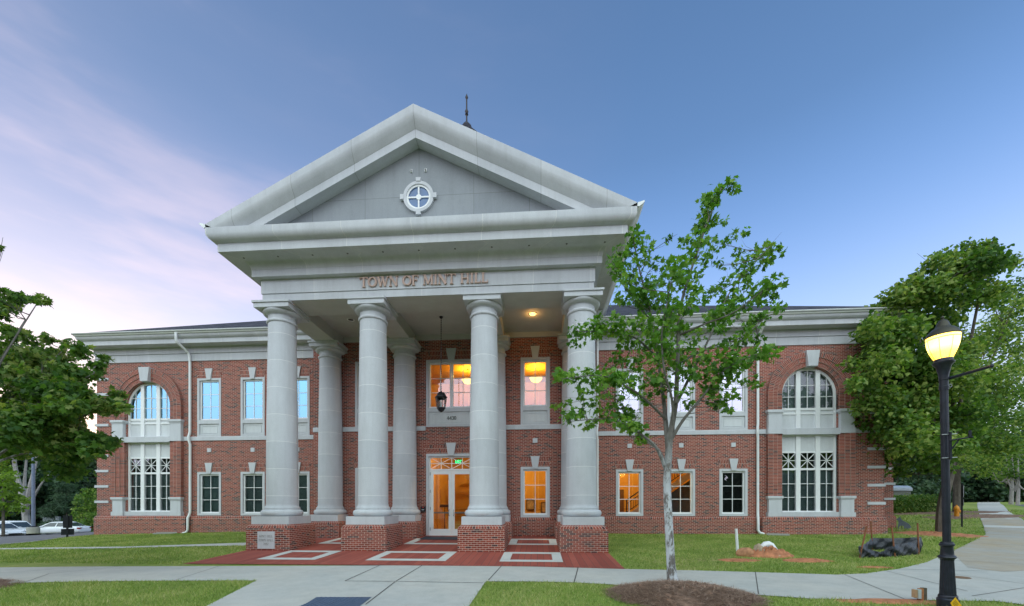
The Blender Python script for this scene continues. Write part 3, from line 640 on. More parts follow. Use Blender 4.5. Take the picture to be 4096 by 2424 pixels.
    mb = MB(); mb.quad((-1.3, .25, 6.1), (1.3, .25, 6.1), (1.3, .25, 8.3), (-1.3, .25, 8.3)); lpart('blind', mb, bup, w_)
arched(AL, M_GLASS, M_GLASSB, M_BLIND, M_BLINDL); arched(AR, M_GLASS, M_GLASSL, M_BLIND, M_BLIND)

# entrance
dr = link('doorway', frame_mb(MB(), 1.17, .12, 4.02, .12, -.035, .2, .13).mesh('doorway'), M_STONE, hall, (DC, 0, 0))
lpart('keystone', key_mb(3.93, 4.51, .125, .235, -.085), M_STONE, dr); lpart('flat_arch', jack_mb(4.025, 4.43, 1.13, 1.30, .15, .22), M_SOLD, dr)
mb = MB(); frame_mb(mb, 1.05, .22, 3.90, .06, .05, .14, .02); mb.box(-.99, .99, .05, .14, 3.245, 3.325)
for x in (-.495, 0, .495): mb.box(x - .014, x + .014, .07, .12, 3.325, 3.84)
mb.box(-.99, .99, .072, .118, 3.565, 3.593)
for s in (-1, 1):
    for (xa, za), (xb, zb) in (((0, 3.33), (.99, 3.84)), ((0, 3.84), (.99, 3.33))):
        d = Vector((xb - xa, 0, zb - za)).normalized(); n_ = Vector((-d.z, 0, d.x)) * .013
        q = [(s * (xa - n_.x), .068, za - n_.z), (s * (xb - n_.x), .068, zb - n_.z), (s * (xb + n_.x), .068, zb + n_.z), (s * (xa + n_.x), .068, za + n_.z)]; mb.poly(q if s > 0 else q[::-1])
lpart('transom_frame', mb, M_WHITE, dr); lpart('transom_pane', rect_mb(.99, 3.32, 3.85, .1), glass('glass_transom', .25), dr)
for s in (-1, 1):
    a, b = (.006, .985) if s > 0 else (-.985, -.006)
    mb = MB(); mb.box(a, a + .135, .06, .115, .245, 3.235); mb.box(b - .135, b, .06, .115, .245, 3.235); mb.box(a + .135, b - .135, .06, .115, 3.08, 3.235); mb.box(a + .135, b - .135, .06, .115, .245, .555)
    leaf = part('door_leaf', MB(), M_WHITE, hall); COL.objects.unlink(leaf); bpy.data.objects.remove(leaf)
    leaf = link('door', mb.mesh('door'), M_WHITE, hall, (DC, 0, 0))
    mb = MB(); mb.quad((a + .13, .09, .55), (b - .13, .09, .55), (b - .13, .09, 3.09), (a + .13, .09, 3.09)); lpart('pane', mb, glass('glass_door', .12), leaf)
    lpart('push_bar', MB().box(a + .10, b - .10, .125, .16, 1.27, 1.34), plain('alu', (.30, .34, .36), .4, .5), leaf)
    hx = s * .085; lpart('handle', MB().tube([(hx, .06, 1.165), (hx + s * .02, -.01, 1.165), (hx + s * .03, -.012, 1.2), (hx + s * .03, -.012, 1.41), (hx + s * .02, -.01, 1.442), (hx, .06, 1.442)], .013), plain('steel', (.55, .57, .6), .25, .9), leaf, True)
    for z in (.55, 1.5, 2.3, 3.1): lpart('hinge', MB().tube([(s * .995, .04, z - .07), (s * .995, .04, z + .07)], .013, 6), plain('hinge_steel', (.25, .26, .28), .4, .7) if 'hinge_steel' not in MATS else MATS['hinge_steel'], leaf)
kb = part('key_box', MB().box(-1.385, -1.17, BY - .09, BY, 1.36, 1.60), M_DARK, hall); mb = MB(); mb.box(-1.30, -1.23, BY - .1, BY - .091, 1.53, 1.57); part('red_label', mb, plain('red_label', (.5, .03, .02), .5), kb); part('box_handle', MB().box(-1.33, -1.22, BY - .102, BY - .092, 1.43, 1.45), M_METALW, kb)

# lettering
def ell(cx, cy, rx, ry, a0, a1, n, wt, wn):
    P = []
    for i in range(n):
        t0, t1 = R(a0 + (a1 - a0) * i / n), R(a0 + (a1 - a0) * (i + 1) / n); tm = (t0 + t1) / 2
        P.append((cx + rx * math.cos(t0), cy + ry * math.sin(t0), cx + rx * math.cos(t1), cy + ry * math.sin(t1), wn + (wt - wn) * abs(math.cos(tm))))
    return P
T_, t_ = .145, .06
def sf(x, y, h=.14): return (x - h, y, x + h, y, .05)
GLY = {'T': (.84, [(.42, 0, .42, 1, T_), (.03, .965, .81, .965, .07), (.045, .78, .03, .97, .05), (.795, .78, .81, .97, .05), sf(.42, .025, .16)]),
 'O': (.92, ell(.46, .5, .38, .45, 0, 360, 22, T_, t_)),
 'W': (1.2, [(.12, 1, .38, .02, T_), (.38, .02, .60, .98, t_), (.55, 1, .82, .02, T_), (.82, .02, 1.08, 1, t_), sf(.12, .975), sf(.56, .975, .16), sf(1.08, .975, .11)]),
 'N': (.95, [(.16, 0, .16, 1, t_), (.14, 1, .80, .02, T_), (.80, 0, .80, 1, t_), sf(.16, .025), sf(.12, .975, .1), sf(.80, .975)]),
 'F': (.70, [(.19, 0, .19, 1, T_), (.06, .965, .64, .965, .07), (.2, .52, .52, .52, .06), (.635, .76, .645, .97, .05), (.52, .42, .52, .62, .05), sf(.19, .025)]),
 'M': (1.08, [(.15, 0, .19, 1, t_), (.19, 1, .54, .08, T_), (.54, .08, .90, 1, t_), (.91, 0, .91, 1, T_), sf(.15, .025, .12), sf(.91, .025), sf(.15, .975, .1), sf(.94, .975, .1)]),
 'I': (.42, [(.21, 0, .21, 1, T_), sf(.21, .025), sf(.21, .975)]),
 'H': (.95, [(.19, 0, .19, 1, T_), (.76, 0, .76, 1, T_), (.2, .52, .76, .52, .06), sf(.19, .025), sf(.19, .975), sf(.76, .025), sf(.76, .975)]),
 'L': (.70, [(.19, 0, .19, 1, T_), (.06, .035, .64, .035, .07), (.635, .03, .655, .25, .05), sf(.19, .975)]),
 'A': (.90, [(.08, 0, .44, 1, t_), (.42, 1, .80, 0, T_), (.22, .36, .62, .36, .06), sf(.08, .025, .1), sf(.80, .025, .13)]),
 'E': (.66, [(.12, 0, .12, 1, .13), (.1, .94, .58, .94, .12), (.1, .5, .52, .5, .12), (.1, .06, .58, .06, .12)]), 'X': (.72, [(.06, 0, .64, 1, .14), (.06, 1, .64, 0, .14)]),
 '4': (.66, [(.45, 0, .45, 1, .12), (.44, .98, .04, .31, .07), (.03, .29, .62, .29, .09)]),
 '3': (.58, ell(.25, .74, .2, .22, 150, -90, 10, .12, .07) + ell(.25, .27, .23, .235, 90, -150, 10, .12, .07)),
 '0': (.62, ell(.3, .5, .22, .46, 0, 360, 18, .13, .07)),
 '1': (.42, [(.22, 0, .22, 1, .13), (.06, .80, .24, .96, .06), sf(.22, .025, .15)]),
 '2': (.60, ell(.27, .72, .21, .24, 160, -40, 10, .12, .07) + [(.44, .60, .06, .05, .07), (.04, .05, .54, .05, .1)]), ' ': (.42, [])}
def text_mb(s, x0, x1, z0, h, y, depth, boldness=1.0, squash=None):
    total = sum(GLY[c][0] for c in s) ; sx = (x1 - x0) / total; mb = MB(); x = x0; k = 0
    for ch in s:
        wd, st = GLY[ch]
        for (ax, ay, bx, by, wt) in st:
            a = Vector((x + ax * sx, z0 + ay * h)); b = Vector((x + bx * sx, z0 + by * h)); d = (b - a)
            if d.length < 1e-6: continue
            d.normalize(); n_ = Vector((-d.y, d.x)); wv = wt * boldness * (sx * abs(n_.x) + h * abs(n_.y)) / 2; k += 1; yy = y - depth - .0004 * (k % 9)
            q = [a - n_ * wv, b - n_ * wv, b + n_ * wv, a + n_ * wv]; mb.prism([(p.x, p.y) for p in q], yy, y)
        x += wd * sx
    return mb
wtot = sum(GLY[c][0] for c in 'TOWN OF MINT HILL'); xx = -2.28
for wd_ in 'TOWN OF MINT HILL'.split():
    wl_ = sum(GLY[c][0] for c in wd_) * 4.58 / wtot; part('name_lettering', text_mb(wd_, xx, xx + wl_, 9.33, .345, PY0 - .03, .06, 1.12), M_LETTER, hall); xx += wl_ + GLY[' '][0] * 4.58 / wtot
lpart('house_number', text_mb('4430', -.215, .235, 5.585, .165, .028, .02, 1.15), M_LETGREY, ap, loc=(0, 0, 0))
csn = part('cornerstone', MB().box(-5.93, -5.30, -.022, .05, .075, .69), M_STONE, hall)
mb = MB()
for s_, a, b, z in (('MINT HILL', -5.87, -5.36, .475), ('TOWN HALL', -5.895, -5.335, .335), ('2012', -5.715, -5.515, .20)):
    k = text_mb(s_, a, b, z, .088, -.022, .003, 1.0); off = len(mb.v); mb.v += k.v; mb.f += [tuple(i + off for i in f) for f in k.f]; mb.uv += k.uv
part('inscription', mb, plain('inscription', (.27, .27, .27), .8), csn)

# downspouts
def downspout(x, y, foot, zg):
    z = 5.2; e = WY - .82
    pts = [(x - .0, e, 10.47), (x, e, 10.1), (x + .02, e + .1, 9.98), (x + .08, WY - .20, 9.70), (x + .10, WY - .15, 9.55), (x + .10, WY - .11, 9.2), (x + .10, WY - .11, 5.55), (x + .08, WY - .12, 5.42), (x + .06, WY - .15, 5.3), (x + .06, WY - .15, 5.1), (x + .10, WY - .10, 4.9), (x + .10, WY - .10, 1.3), (x + .08, WY - .14, 1.15), (x + .06, WY - .20, 1.0), (x + .06, WY - .20, zg + .25), (x + .06 + foot * .06, WY - .24, zg + .13), (x + .06 + foot * .22, WY - .30, zg + .06)]
    part('downspout', MB().tube(pts, .062, 10), M_METALW, hall, True)
downspout(14.42, 0, 1, .22); downspout(-14.42, 0, -1, .12); downspout(6.82, 0, 1, .26); downspout(-6.95, 0, -1, .2)

# rooms seen through the lit windows
def room(name, x0, x1, y0, y1, z0, z1, mat, fl, ce, skip='f'):
    mb = MB(); mb.box(x0, x1, y0, y1, z0, z1, 'ftu'); o = part(name, mb, mat, hall)
    mb = MB(); mb.quad((x0, y0, z0), (x1, y0, z0), (x1, y1, z0), (x0, y1, z0)); part('room_floor', mb, fl, o)
    mb = MB(); mb.quad((x0, y0, z1), (x0, y1, z1), (x1, y1, z1), (x1, y0, z1)); part('room_ceiling', mb, ce, o)
    mb = MB()
    for z in (z0 + 1.0, z0 + .12): mb.box(x0 + .02, x1 - .02, y1 - .05, y1 - .01, z - .05, z + .05)
    x = x0 + .3
    while x < x1 - 1.2:
        for a, b in ((z0 + .25, z0 + .85), (z0 + 1.2, z1 - .5)): mb.box(x, x + 1.0, y1 - .035, y1 - .01, a, a + .05); mb.box(x, x + 1.0, y1 - .035, y1 - .01, b - .05, b); mb.box(x, x + .05, y1 - .034, y1 - .01, a + .05, b - .05); mb.box(x + .95, x + 1.0, y1 - .034, y1 - .01, a + .05, b - .05)
        x += 1.25
    part('wall_panelling', mb, M_ORTRIM, o); return o
lob = room('lobby', -6.3, 6.3, BY + .31, 9.4, .285, 4.75, M_ORANGE, M_FLOORW, M_PALEW)
part('partition_wall', MB().box(-1.25, -1.13, 6.6, 9.38, .25, 4.74), M_ORANGE, lob)
part('inner_doorway', MB().box(.45, 1.9, 9.30, 9.38, .25, 2.75), M_DARKG, lob); mb = MB()
for k in range(4): mb.box(.2 - .0, 2.4, 6.9 + k * .62, 7.05 + k * .62, 3.05 + .0 * k, 3.2)
part('ceiling_beam', mb, M_ORTRIM, lob)
up_ = room('upper_hall', -6.3, 6.3, BY + .31, 9.4, 5.0, 8.75, M_ORANGE, M_FLOORW, M_ORANGE)
sh = room('stair_hall', 7.0, 12.3, WY + .31, 10.2, .33, 4.9, M_ORANGE, M_FLOORW, M_PALEW)
part('inner_door', MB().box(8.62, 9.0, 10.08, 10.15, .2, 2.6), plain('wood_door', (.16, .08, .03), .5), sh)
mb = MB(); a, b = Vector((8.7, 8.3, 1.15)), Vector((12.2, 8.3, 3.75)); mb.prism([(8.7, .75), (12.2, 3.2), (12.2, 3.55), (8.7, 1.1)], 8.2, 8.4); str_ = part('stair_flight', mb, M_PALEW, sh); part('stair_side', MB().prism([(9.3, .34), (12.28, .34), (12.28, 3.1), (9.3, 1.05)], 8.42, 8.5), plain('stair_side', (.10, .14, .20), .6), sh)
mb = MB(); mb.tube([(8.75, 8.2, 1.95), (12.2, 8.2, 4.42)], .035, 6); mb.tube([(8.75, 8.2, 1.3), (12.2, 8.2, 3.75)], .02, 6); mb.tube([(8.75, 8.2, 1.75), (12.2, 8.2, 4.22)], .02, 6); mb.tube([(8.75, 8.2, .9), (8.75, 8.2, 1.97)], .03, 6)
for i in range(26):
    t = i / 26; x = 8.85 + 3.3 * t; z = 1.35 + 2.45 * (x - 8.75) / 3.45 - .05; mb.tube([(x, 8.2, z), (x, 8.2, z + .45)], .012, 5)
part('stair_railing', mb, M_DARK, str_)
lamp_light('lobby_lamp', (2.6, 6.7, 4.3), 260, size=.25); lamp_light('lobby_lamp', (-2.6, 6.4, 4.3), 260, size=.25); lamp_light('stair_lamp', (8.9, 7.6, 4.4), 210, size=.25)

# ------------------------------------------------------------------ ground, walks and paving
YB = [-40, -13, -4.6, -2.2, 0, 4.5, 6.4]
gx = np.unique(np.concatenate([[-1500, -700, -350, -200, -120, -90], np.arange(-70, -26, 3), np.arange(-26, 34, .6), np.arange(34, 80, 2.5), [90, 120, 170, 250, 400, 800, 1500]]))
gy = np.unique(np.concatenate([[-600, -200, -80, -40, -25], np.arange(-16, 16, .6), np.arange(16, 60, 2.2), [65, 80, 100, 130, 200, 400, 800, 1500], YB]))
X_, Y_ = np.meshgrid(gx, gy); Z_ = G(X_, Y_); nx, ny = len(gx), len(gy)
idx = np.arange(nx * ny).reshape(ny, nx); a, b, c, d = idx[:-1, :-1].ravel(), idx[:-1, 1:].ravel(), idx[1:, 1:].ravel(), idx[1:, :-1].ravel()
lawn = link('lawn', np_mesh('lawn', np.stack([X_.ravel(), Y_.ravel(), Z_.ravel()], 1), np.concatenate([np.stack([a, b, c], 1), np.stack([a, c, d], 1)])), M_LAWN); tag(lawn, kind='structure')
def drape(name, pts, mat, off=.014, step=.6, kind='structure', parent=None, thick=0):
    bm = bmesh.new(); f = bm.faces.new([bm.verts.new((p[0], p[1], 0)) for p in pts]); bmesh.ops.triangulate(bm, faces=[f])
    xs = [p[0] for p in pts]; ys = [p[1] for p in pts]
    cuts = [('x', v) for v in np.arange(math.floor(min(xs)), max(xs), step)] + [('y', v) for v in list(np.arange(math.floor(min(ys)), max(ys), step)) + YB]
    for ax, v in cuts:
        co, no = ((v + .013, 0, 0), (1, 0, 0)) if ax == 'x' else ((0, v, 0), (0, 1, 0))
        bmesh.ops.bisect_plane(bm, geom=bm.verts[:] + bm.edges[:] + bm.faces[:], plane_co=co, plane_no=no, dist=1e-5)
    for v in bm.verts: v.co.z = float(G(v.co.x, v.co.y)) + off
    uvl = bm.loops.layers.uv.new('UVMap')
    for f in bm.faces:
        if f.normal.z < 0: f.normal_flip()
        for l in f.loops: l[uvl].uv = (l.vert.co.x, l.vert.co.y)
    me = bpy.data.meshes.new(name); bm.to_mesh(me); bm.free(); o = link(name, me, mat, parent)
    if kind: tag(o, kind=kind)
    return o
def gpx(*pts): return [tuple(gp(u, v)[:2]) for u, v in pts]
FAR_E = gpx((430, 1388), (1000, 1386), (1300, 1388.5), (1532, 1395), (1700, 1398.5), (1900, 1404), (2050, 1409), (2120, 1406), (2200, 1395), (2270, 1378), (2340, 1347), (2400, 1318), (2415, 1310), (2410, 1292), (2401, 1270), (2395, 1250))
FAR_E = gpx((-260, 1400), (0, 1391), (200, 1389)) + FAR_E
TOPW = [tuple(at(u, 1230, z)[:2]) for u, z in ((2393, 50), (2395, 75), (2448, 75), (2450, 50))]
RGT = gpx((2470, 1252), (2490, 1266), (2530, 1296)) + [(27, 2.0), (24, -4), (16.5, -9.5)]
NEAR = gpx((2508, 1483), (2439, 1474), (2354, 1473), (2256, 1471), (1986, 1468), (1837, 1457), (1792, 1454), (1600, 1441), (1484, 1432), (1404, 1428), (1300, 1425.5), (1190, 1425.5))
NEARL = gpx((628, 1423), (448, 1423.5), (254, 1425), (45, 1429), (-60, 1434), (-260, 1448))
ew = gpx((1150, 1484), (510, 1484)); dxr = (ew[0][0] - NEAR[-1][0]) / (ew[0][1] - NEAR[-1][1]); dxl = (ew[1][0] - NEARL[0][0]) / (ew[1][1] - NEARL[0][1])
ew = [(NEAR[-1][0] + dxr * (-11.5 - NEAR[-1][1]), -11.5), (NEARL[0][0] + dxl * (-11.5 - NEARL[0][1]), -11.5)]
walk_main = FAR_E + TOPW + RGT + NEAR + ew + NEARL
drape('sidewalk', walk_main, M_CONC)
stain = gpx((2330, 1352), (2400, 1319), (2415, 1311), (2411, 1295), (2403, 1274)) + gpx((2478, 1262), (2530, 1298), (2530, 1398), (2460, 1402), (2370, 1392))
drape('stained_concrete', stain, M_CONCW, .018); drape('tactile_strip', gpx((2397, 1254), (2466, 1254), (2474, 1261), (2399, 1261)), M_BAND, .022); drape('tactile_strip', gpx((2408, 1287), (2508, 1290), (2512, 1295), (2411, 1292)), M_BAND, .022)
drape('footpath', gpx((-300, 1351), (0, 1343.3), (299, 1339.7), (600, 1330)) + [(-6.3, 1.9), (-6.3, 1.1)] + gpx((600, 1337), (448, 1339.3), (269, 1344), (0, 1346.8), (-300, 1356)), M_CONC, .013)
plz = [(-6.35, -2.55)] + gpx((1000, 1386.4), (1300, 1389), (1532, 1395.4)) + [(6.4, 4.52), (-6.35, 4.52)]
drape('plaza', [(-6.35, -2.30)] + [(p[0], p[1] + .24) for p in plz[1:4]] + [(6.4, 4.52), (-6.35, 4.52)], M_PAVER, .016)
drape('plaza_edge', plz[:4] + [(p[0], p[1] + .235) for p in plz[3:0:-1]] + [(-6.35, -2.305)], M_PAVER2, .018)
def band_frame(x0, x1, y0, y1, sx=.30, sy=.32):
    for q in ([(x0, y0), (x1, y0), (x1, y0 + sy), (x0, y0 + sy)], [(x0, y1 - sy), (x1, y1 - sy), (x1, y1), (x0, y1)], [(x0, y0 + sy + .008), (x0 + sx, y0 + sy + .008), (x0 + sx, y1 - sy - .008), (x0, y1 - sy - .008)], [(x1 - sx, y0 + sy + .008), (x1, y0 + sy + .008), (x1, y1 - sy - .008), (x1 - sx, y1 - sy - .008)]): drape('paving_band', q, M_BAND, .021)
for x0, x1 in ((-4.72, -2.83), (-1.24, 1.24), (2.87, 4.76)): band_frame(x0, x1, -1.72, .0); band_frame(x0, x1, 1.72, 3.48)
def joint(pts, wd=.012, off=.02):
    (x0, y0), (x1, y1) = pts; l = math.hypot(x1 - x0, y1 - y0); nx_, ny_ = -(y1 - y0) / l * wd, (x1 - x0) / l * wd
    drape('pavement_joint', [(x0 - nx_, y0 - ny_), (x1 - nx_, y1 - ny_), (x1 + nx_, y1 + ny_), (x0 + nx_, y0 + ny_)], M_JOINT, off)
J = lambda x, y: (x / 2.2 + 1380) / K, (y / 2.2 + 2140) / K
def jp(*p): return [tuple(gp((1380 + x / 2.2) / K, (2140 + y / 2.2) / K)[:2]) for x, y in p]
for q in (jp((315, 268), (0, 410)), jp((685, 270), (445, 415)), jp((1383, 271), (1262, 405)), jp((2052, 290), (2016, 424)), jp((0, 411), (445, 416)), jp((450, 416), (1215, 429)), jp((440, 420), (180, 622))): joint(q)
for q in (gpx((1850, 1402), (1858, 1457)), gpx((2068, 1409), (2215, 1469)), gpx((300, 1388), (120, 1407)), gpx((120, 1407), (60, 1428)), gpx((240, 1388.5), (0, 1405)), gpx((540, 1387), (430, 1422)), gpx((2200, 1396), (2420, 1400)), gpx((2300, 1372), (2508, 1384)), gpx((2370, 1332), (2508, 1337)), gpx((2300, 1403), (2508, 1432)), gpx((2170, 1400), (2370, 1450)), gpx((2508, 1442), (2380, 1462)), gpx((1643, 1397), (1672, 1440))): joint(q, .008)
tac = drape('tactile_pad', gpx((775, 1465), (910, 1465), (865, 1500), (720, 1500)), plain('tactile_blue', (.06, .09, .15), .6), .022, kind=None); tag(tac, 'dark blue ribbed tactile warning pad set in the entrance walk', 'tactile pad')
mb = MB(); x0, y0 = -.02, -6.95
for i in range(10):
    for j in range(11):
        cx, cy = -.02 + .085 * i, -6.32 - .075 * j; mb.lathe([(.03, 0), (.02, .008), (0, .009)], (cx, cy, float(G(cx, cy)) + .022), 6)
part('dome', mb, MATS['tactile_blue'], tac)['kind'] = 'stuff'
# car park on the left, lane on the right
lot = gpx((-60, 1341), (0, 1334), (60, 1330), (120, 1322), (180, 1315), (222, 1311.5)) + [(-20.6, 7), (-24, 16), (-34, 32), (-70, 60), (-110, 62), (-110, 4)]
drape('car_park', lot, M_ASPH, .02, 3)
cb = gpx((-60, 1341.4), (0, 1334.4), (60, 1330.4), (120, 1322.4), (180, 1315.4), (224, 1311.8))
drape('kerb_strip', cb + [(p[0] + .05, p[1] + .16) for p in reversed(cb)], M_CURB, .03, 2)
lane = [tuple(at(u, v, z)[:2]) for u, v, z in ((2478, 1253, 40), (2508, 1250, 42))] + [(66, 36), (100, 40), (100, 20), (38, 8.0), (32.5, 8.5)]
drape('lane', lane, M_ASPH, .01, 4)

# ------------------------------------------------------------------ small site objects
def on_ground(p, dz=0): return (float(p[0]), float(p[1]), float(G(p[0], p[1])) + dz)
def stuff(name, me, mat): o = link(name, me, mat); return tag(o, kind='stuff')
def mound(name, cx, cy, rx, ry, h, mat, seed=0, rough=.15, dz=-.03):
    rg = np.random.default_rng(seed); n, m = 14, 40; V = [(cx, cy, float(G(cx, cy)) + h)]; T = []
    for i in range(1, n + 1):
        r = i / n
        for k in range(m):
            t = 2 * math.pi * k / m; wob = 1 + .08 * math.sin(3 * t + seed) + .06 * math.sin(7 * t + 2 * seed)
            x, y = cx + rx * r * wob * math.cos(t), cy + ry * r * wob * math.sin(t); prof = (1 - r ** 2.2) ** 1.2 if r < 1 else 0
            V.append((x, y, float(G(x, y)) + h * prof * (1 + rough * rg.normal()) + (dz if i == n else .012)))
    for k in range(m): T.append((0, 1 + k, 1 + (k + 1) % m))
    for i in range(n - 1):
        for k in range(m):
            a, b, c, d = 1 + i * m + k, 1 + i * m + (k + 1) % m, 1 + (i + 1) * m + (k + 1) % m, 1 + (i + 1) * m + k; T += [(a, d, c), (a, c, b)]
    return stuff(name, np_mesh(name, V, T), mat)
MT = (6.87, -4.95); LT = (-7.75, -6.1); RT = tuple(at(2308, 1296, 18.8)[:2])
mound('mulch_bed', MT[0] - .08, MT[1] - .75, 1.36, 1.15, .20, M_MULCHG, 1); mound('mulch_bed', LT[0] - .55, LT[1], 1.15, 1.0, .16, M_MULCHG, 2); RM = gp(2288, 1310); mound('mulch_bed', RM[0], RM[1], 1.45, 1.7, .10, M_DIRT, 3, .2); mound('mulch_bed', 31.5, 13.2, 3.2, 1.8, .1, M_MULCHG, 4)
hb = at(2225, 1255, 30); mound('mulch_bed', hb[0] + .5, hb[1] - .6, 6, 2.2, .06, M_MULCHG, 5)
mound('clay_heap', 11.35, -.30, .85, .36, .20, M_DIRT, 6, .35); mound('clay_patch', 10.05, -1.15, .62, .24, .04, M_DIRT, 7, .3); mound('clay_patch', 12.0, -1.1, .75, .26, .05, M_DIRT, 8, .3); mound('clay_patch', 13.2, -2.0, .5, .12, .02, M_DIRT, 9); mound('clay_patch', 10.4, -5.9, 1.0, .2, .02, M_DIRT, 10)
def sticks(name, cx, cy, rx, ry, h, n, ln, mat, seed):
    rg = np.random.default_rng(seed); r = np.sqrt(rg.random(n)) * 1.0; t = rg.random(n) * 2 * np.pi; x = cx + rx * r * np.cos(t); y = cy + ry * r * np.sin(t)
    z = G(x, y) + h * (1 - r ** 2.2).clip(0) ** 1.2 + .02; a = rg.random(n) * 2 * np.pi; l = ln * (.5 + rg.random(n)); tl = rg.normal(0, .18, n); wd = .004
    d = np.stack([np.cos(a) * l, np.sin(a) * l, tl * l], 1); s = np.stack([-np.sin(a), np.cos(a), 0 * a], 1) * wd; P = np.stack([x, y, z], 1)
    V = np.concatenate([P - s, P + s, P + d], 0); T = np.stack([np.arange(n), np.arange(n) + n, np.arange(n) + 2 * n], 1); return stuff(name, np_mesh(name, V, T, np.tile(rg.random(n), 3)), mat)
sticks('pine_straw', MT[0] - .08, MT[1] - .75, 1.44, 1.2, .20, 14000, .16, M_NEEDLE, 1); sticks('pine_straw', LT[0] - .55, LT[1], 1.2, 1.05, .16, 3000, .16, M_NEEDLE, 2)

# doormat, pipes, rocks, splash blocks
tag(drape('doormat', [(-1.05, 3.0), (1.1, 3.0), (1.1, 4.1), (-1.05, 4.1)], plain('mat_rubber', (.025, .035, .055), .8), .03, kind=None), 'dark rubber doormat lying in front of the glass entrance doors', 'doormat')
p0 = gp(1807, 1354); p = thing('standing_pipe', 'white plastic pipe standing upright in the lawn below the window', 'pipe', on_ground(p0))
lpart('pipe_wall', MB().tube([(.0, 0, -.05), (-.045, .02, .80)], .045, 14), M_METALW, p, True); lpart('pipe_rim', MB().tube([(-.0452, .02, .80), (-.0456, .02, .806)], .047, 14), M_METALW, p)
p = thing('drain_elbow', 'white plastic drain elbow poking out of the red clay heap', 'pipe', on_ground((11.42, -.12)))
lpart('elbow_bend', MB().tube([(-.16, 0, .16), (-.13, 0, .27), (-.06, 0, .345), (.03, 0, .36), (.12, 0, .31), (.19, -.01, .20), (.27, -.02, .04)], .10, 14), M_WHITE, p, True); lpart('elbow_collar', MB().tube([(.205, -.01, .165), (.28, -.022, .03)], .108, 14), M_WHITE, p)
def rock(name, label, loc, s, seed, mat):
    bm = bmesh.new(); bmesh.ops.create_icosphere(bm, subdivisions=3, radius=1); rg = np.random.default_rng(seed); ph = rg.normal(0, 2, (5, 3))
    for v in bm.verts:
        k = 1 + .16 * sum(math.sin(v.co.dot(Vector(q)) + i) for i, q in enumerate(ph)) / 1.6; v.co = Vector((v.co.x * s[0], v.co.y * s[1], v.co.z * s[2])) * k
    me = bpy.data.meshes.new(name); bm.to_mesh(me); bm.free(); o = link(name, me, mat); o.location = loc; return tag(o, label, 'rock')
M_ROCK = plain('pale_rock', (.42, .33, .24), .9, 0, .3, 9)
rock('rock', 'pale tan rock leaning against the white drain elbow', on_ground((11.1, -.25), .17), (.17, .13, .17), 3, M_ROCK); rock('rock', 'reddish clay coated rock at the left end of the clay heap', on_ground((10.62, -.35), .12), (.22, .15, .16), 5, plain('red_rock', (.45, .22, .12), .9, 0, .3, 9))
rock('rock', 'small pale stone just in front of the drain elbow', on_ground((11.5, -.6), .05), (.05, .045, .035), 8, M_ROCK)
for x, y, a, lab in ((14.75, 5.75, -25, 'grey concrete splash block under the downspout right of the leafy young tree'), (-14.8, 5.8, 205, 'grey concrete splash block under the downspout of the left wing')):
    s = thing('splash_block', lab, 'splash block', on_ground((x, y), .01), R(a)); lpart('trough_floor', MB().box(-.1, .75, -.16, .16, 0, .03), M_CURB, s); mb = MB()
    mb.box(-.1, .75, .16, .2, 0, .08); lpart('trough_side', mb, M_CURB, s); lpart('trough_side', MB().box(-.1, .75, -.2, -.16, 0, .08), M_CURB, s)
# hydrant
h_ = thing('fire_hydrant', 'yellow fire hydrant on the grass beside the right hand path', 'fire hydrant', on_ground(gp(2343, 1268)), R(-30)); M_YEL = plain('hydrant_yellow', (.62, .24, .015), .45, 0, .1, 6)
lpart('barrel', MB().lathe([(.16, 0), (.16, .05), (.115, .06), (.11, .48), (.14, .49), (.14, .54), (.11, .55)], n=20), M_YEL, h_, 40); lpart('bonnet', MB().lathe([(.125, .55), (.125, .58), (.11, .66), (.07, .72), (.035, .735), (.035, .79), (0, .79)], n=20), M_YEL, h_, 40)
for s in (-1, 1): lpart('side_nozzle', MB().tube([(0, s * .09, .42), (0, s * .19, .42)], .055, 12), M_YEL, h_, 40)
lpart('front_nozzle', MB().tube([(.09, 0, .38), (.20, 0, .38)], .075, 12), M_YEL, h_, 40); lpart('base_flange', MB().lathe([(.17, -.06), (.17, .0), (.1, .0)], n=20), M_DARK, h_)
# dog silhouette: a flat cut-out board on a stake
dg = gp(2213, 1297); d_ = thing('dog_cutout', 'flat grey dog shaped cut-out staked in the lawn by the building corner', 'dog cut-out', on_ground(dg), R(-44))
DOG = [(-.42, .02), (-.36, .02), (-.33, .22), (-.20, .30), (.02, .26), (.06, .02), (.13, .02), (.15, .16), (.30, .02), (.40, .0), (.52, .16), (.62, .14), (.50, .34), (.36, .48), (.10, .60), (-.12, .70), (-.22, .86), (-.27, 1.04), (-.33, .90), (-.45, .84), (-.58, .76), (-.55, .70), (-.42, .68), (-.40, .45), (-.43, .25)]
lpart('board', MB().prism([(x * .50, z * .72) for x, z in DOG], -.008, .008), plain('grey_board', (.17, .20, .26), .6), d_); lpart('stake', MB().tube([(-.06, .02, -.05), (-.1, .02, .3)], .012, 6), M_DARK, d_)
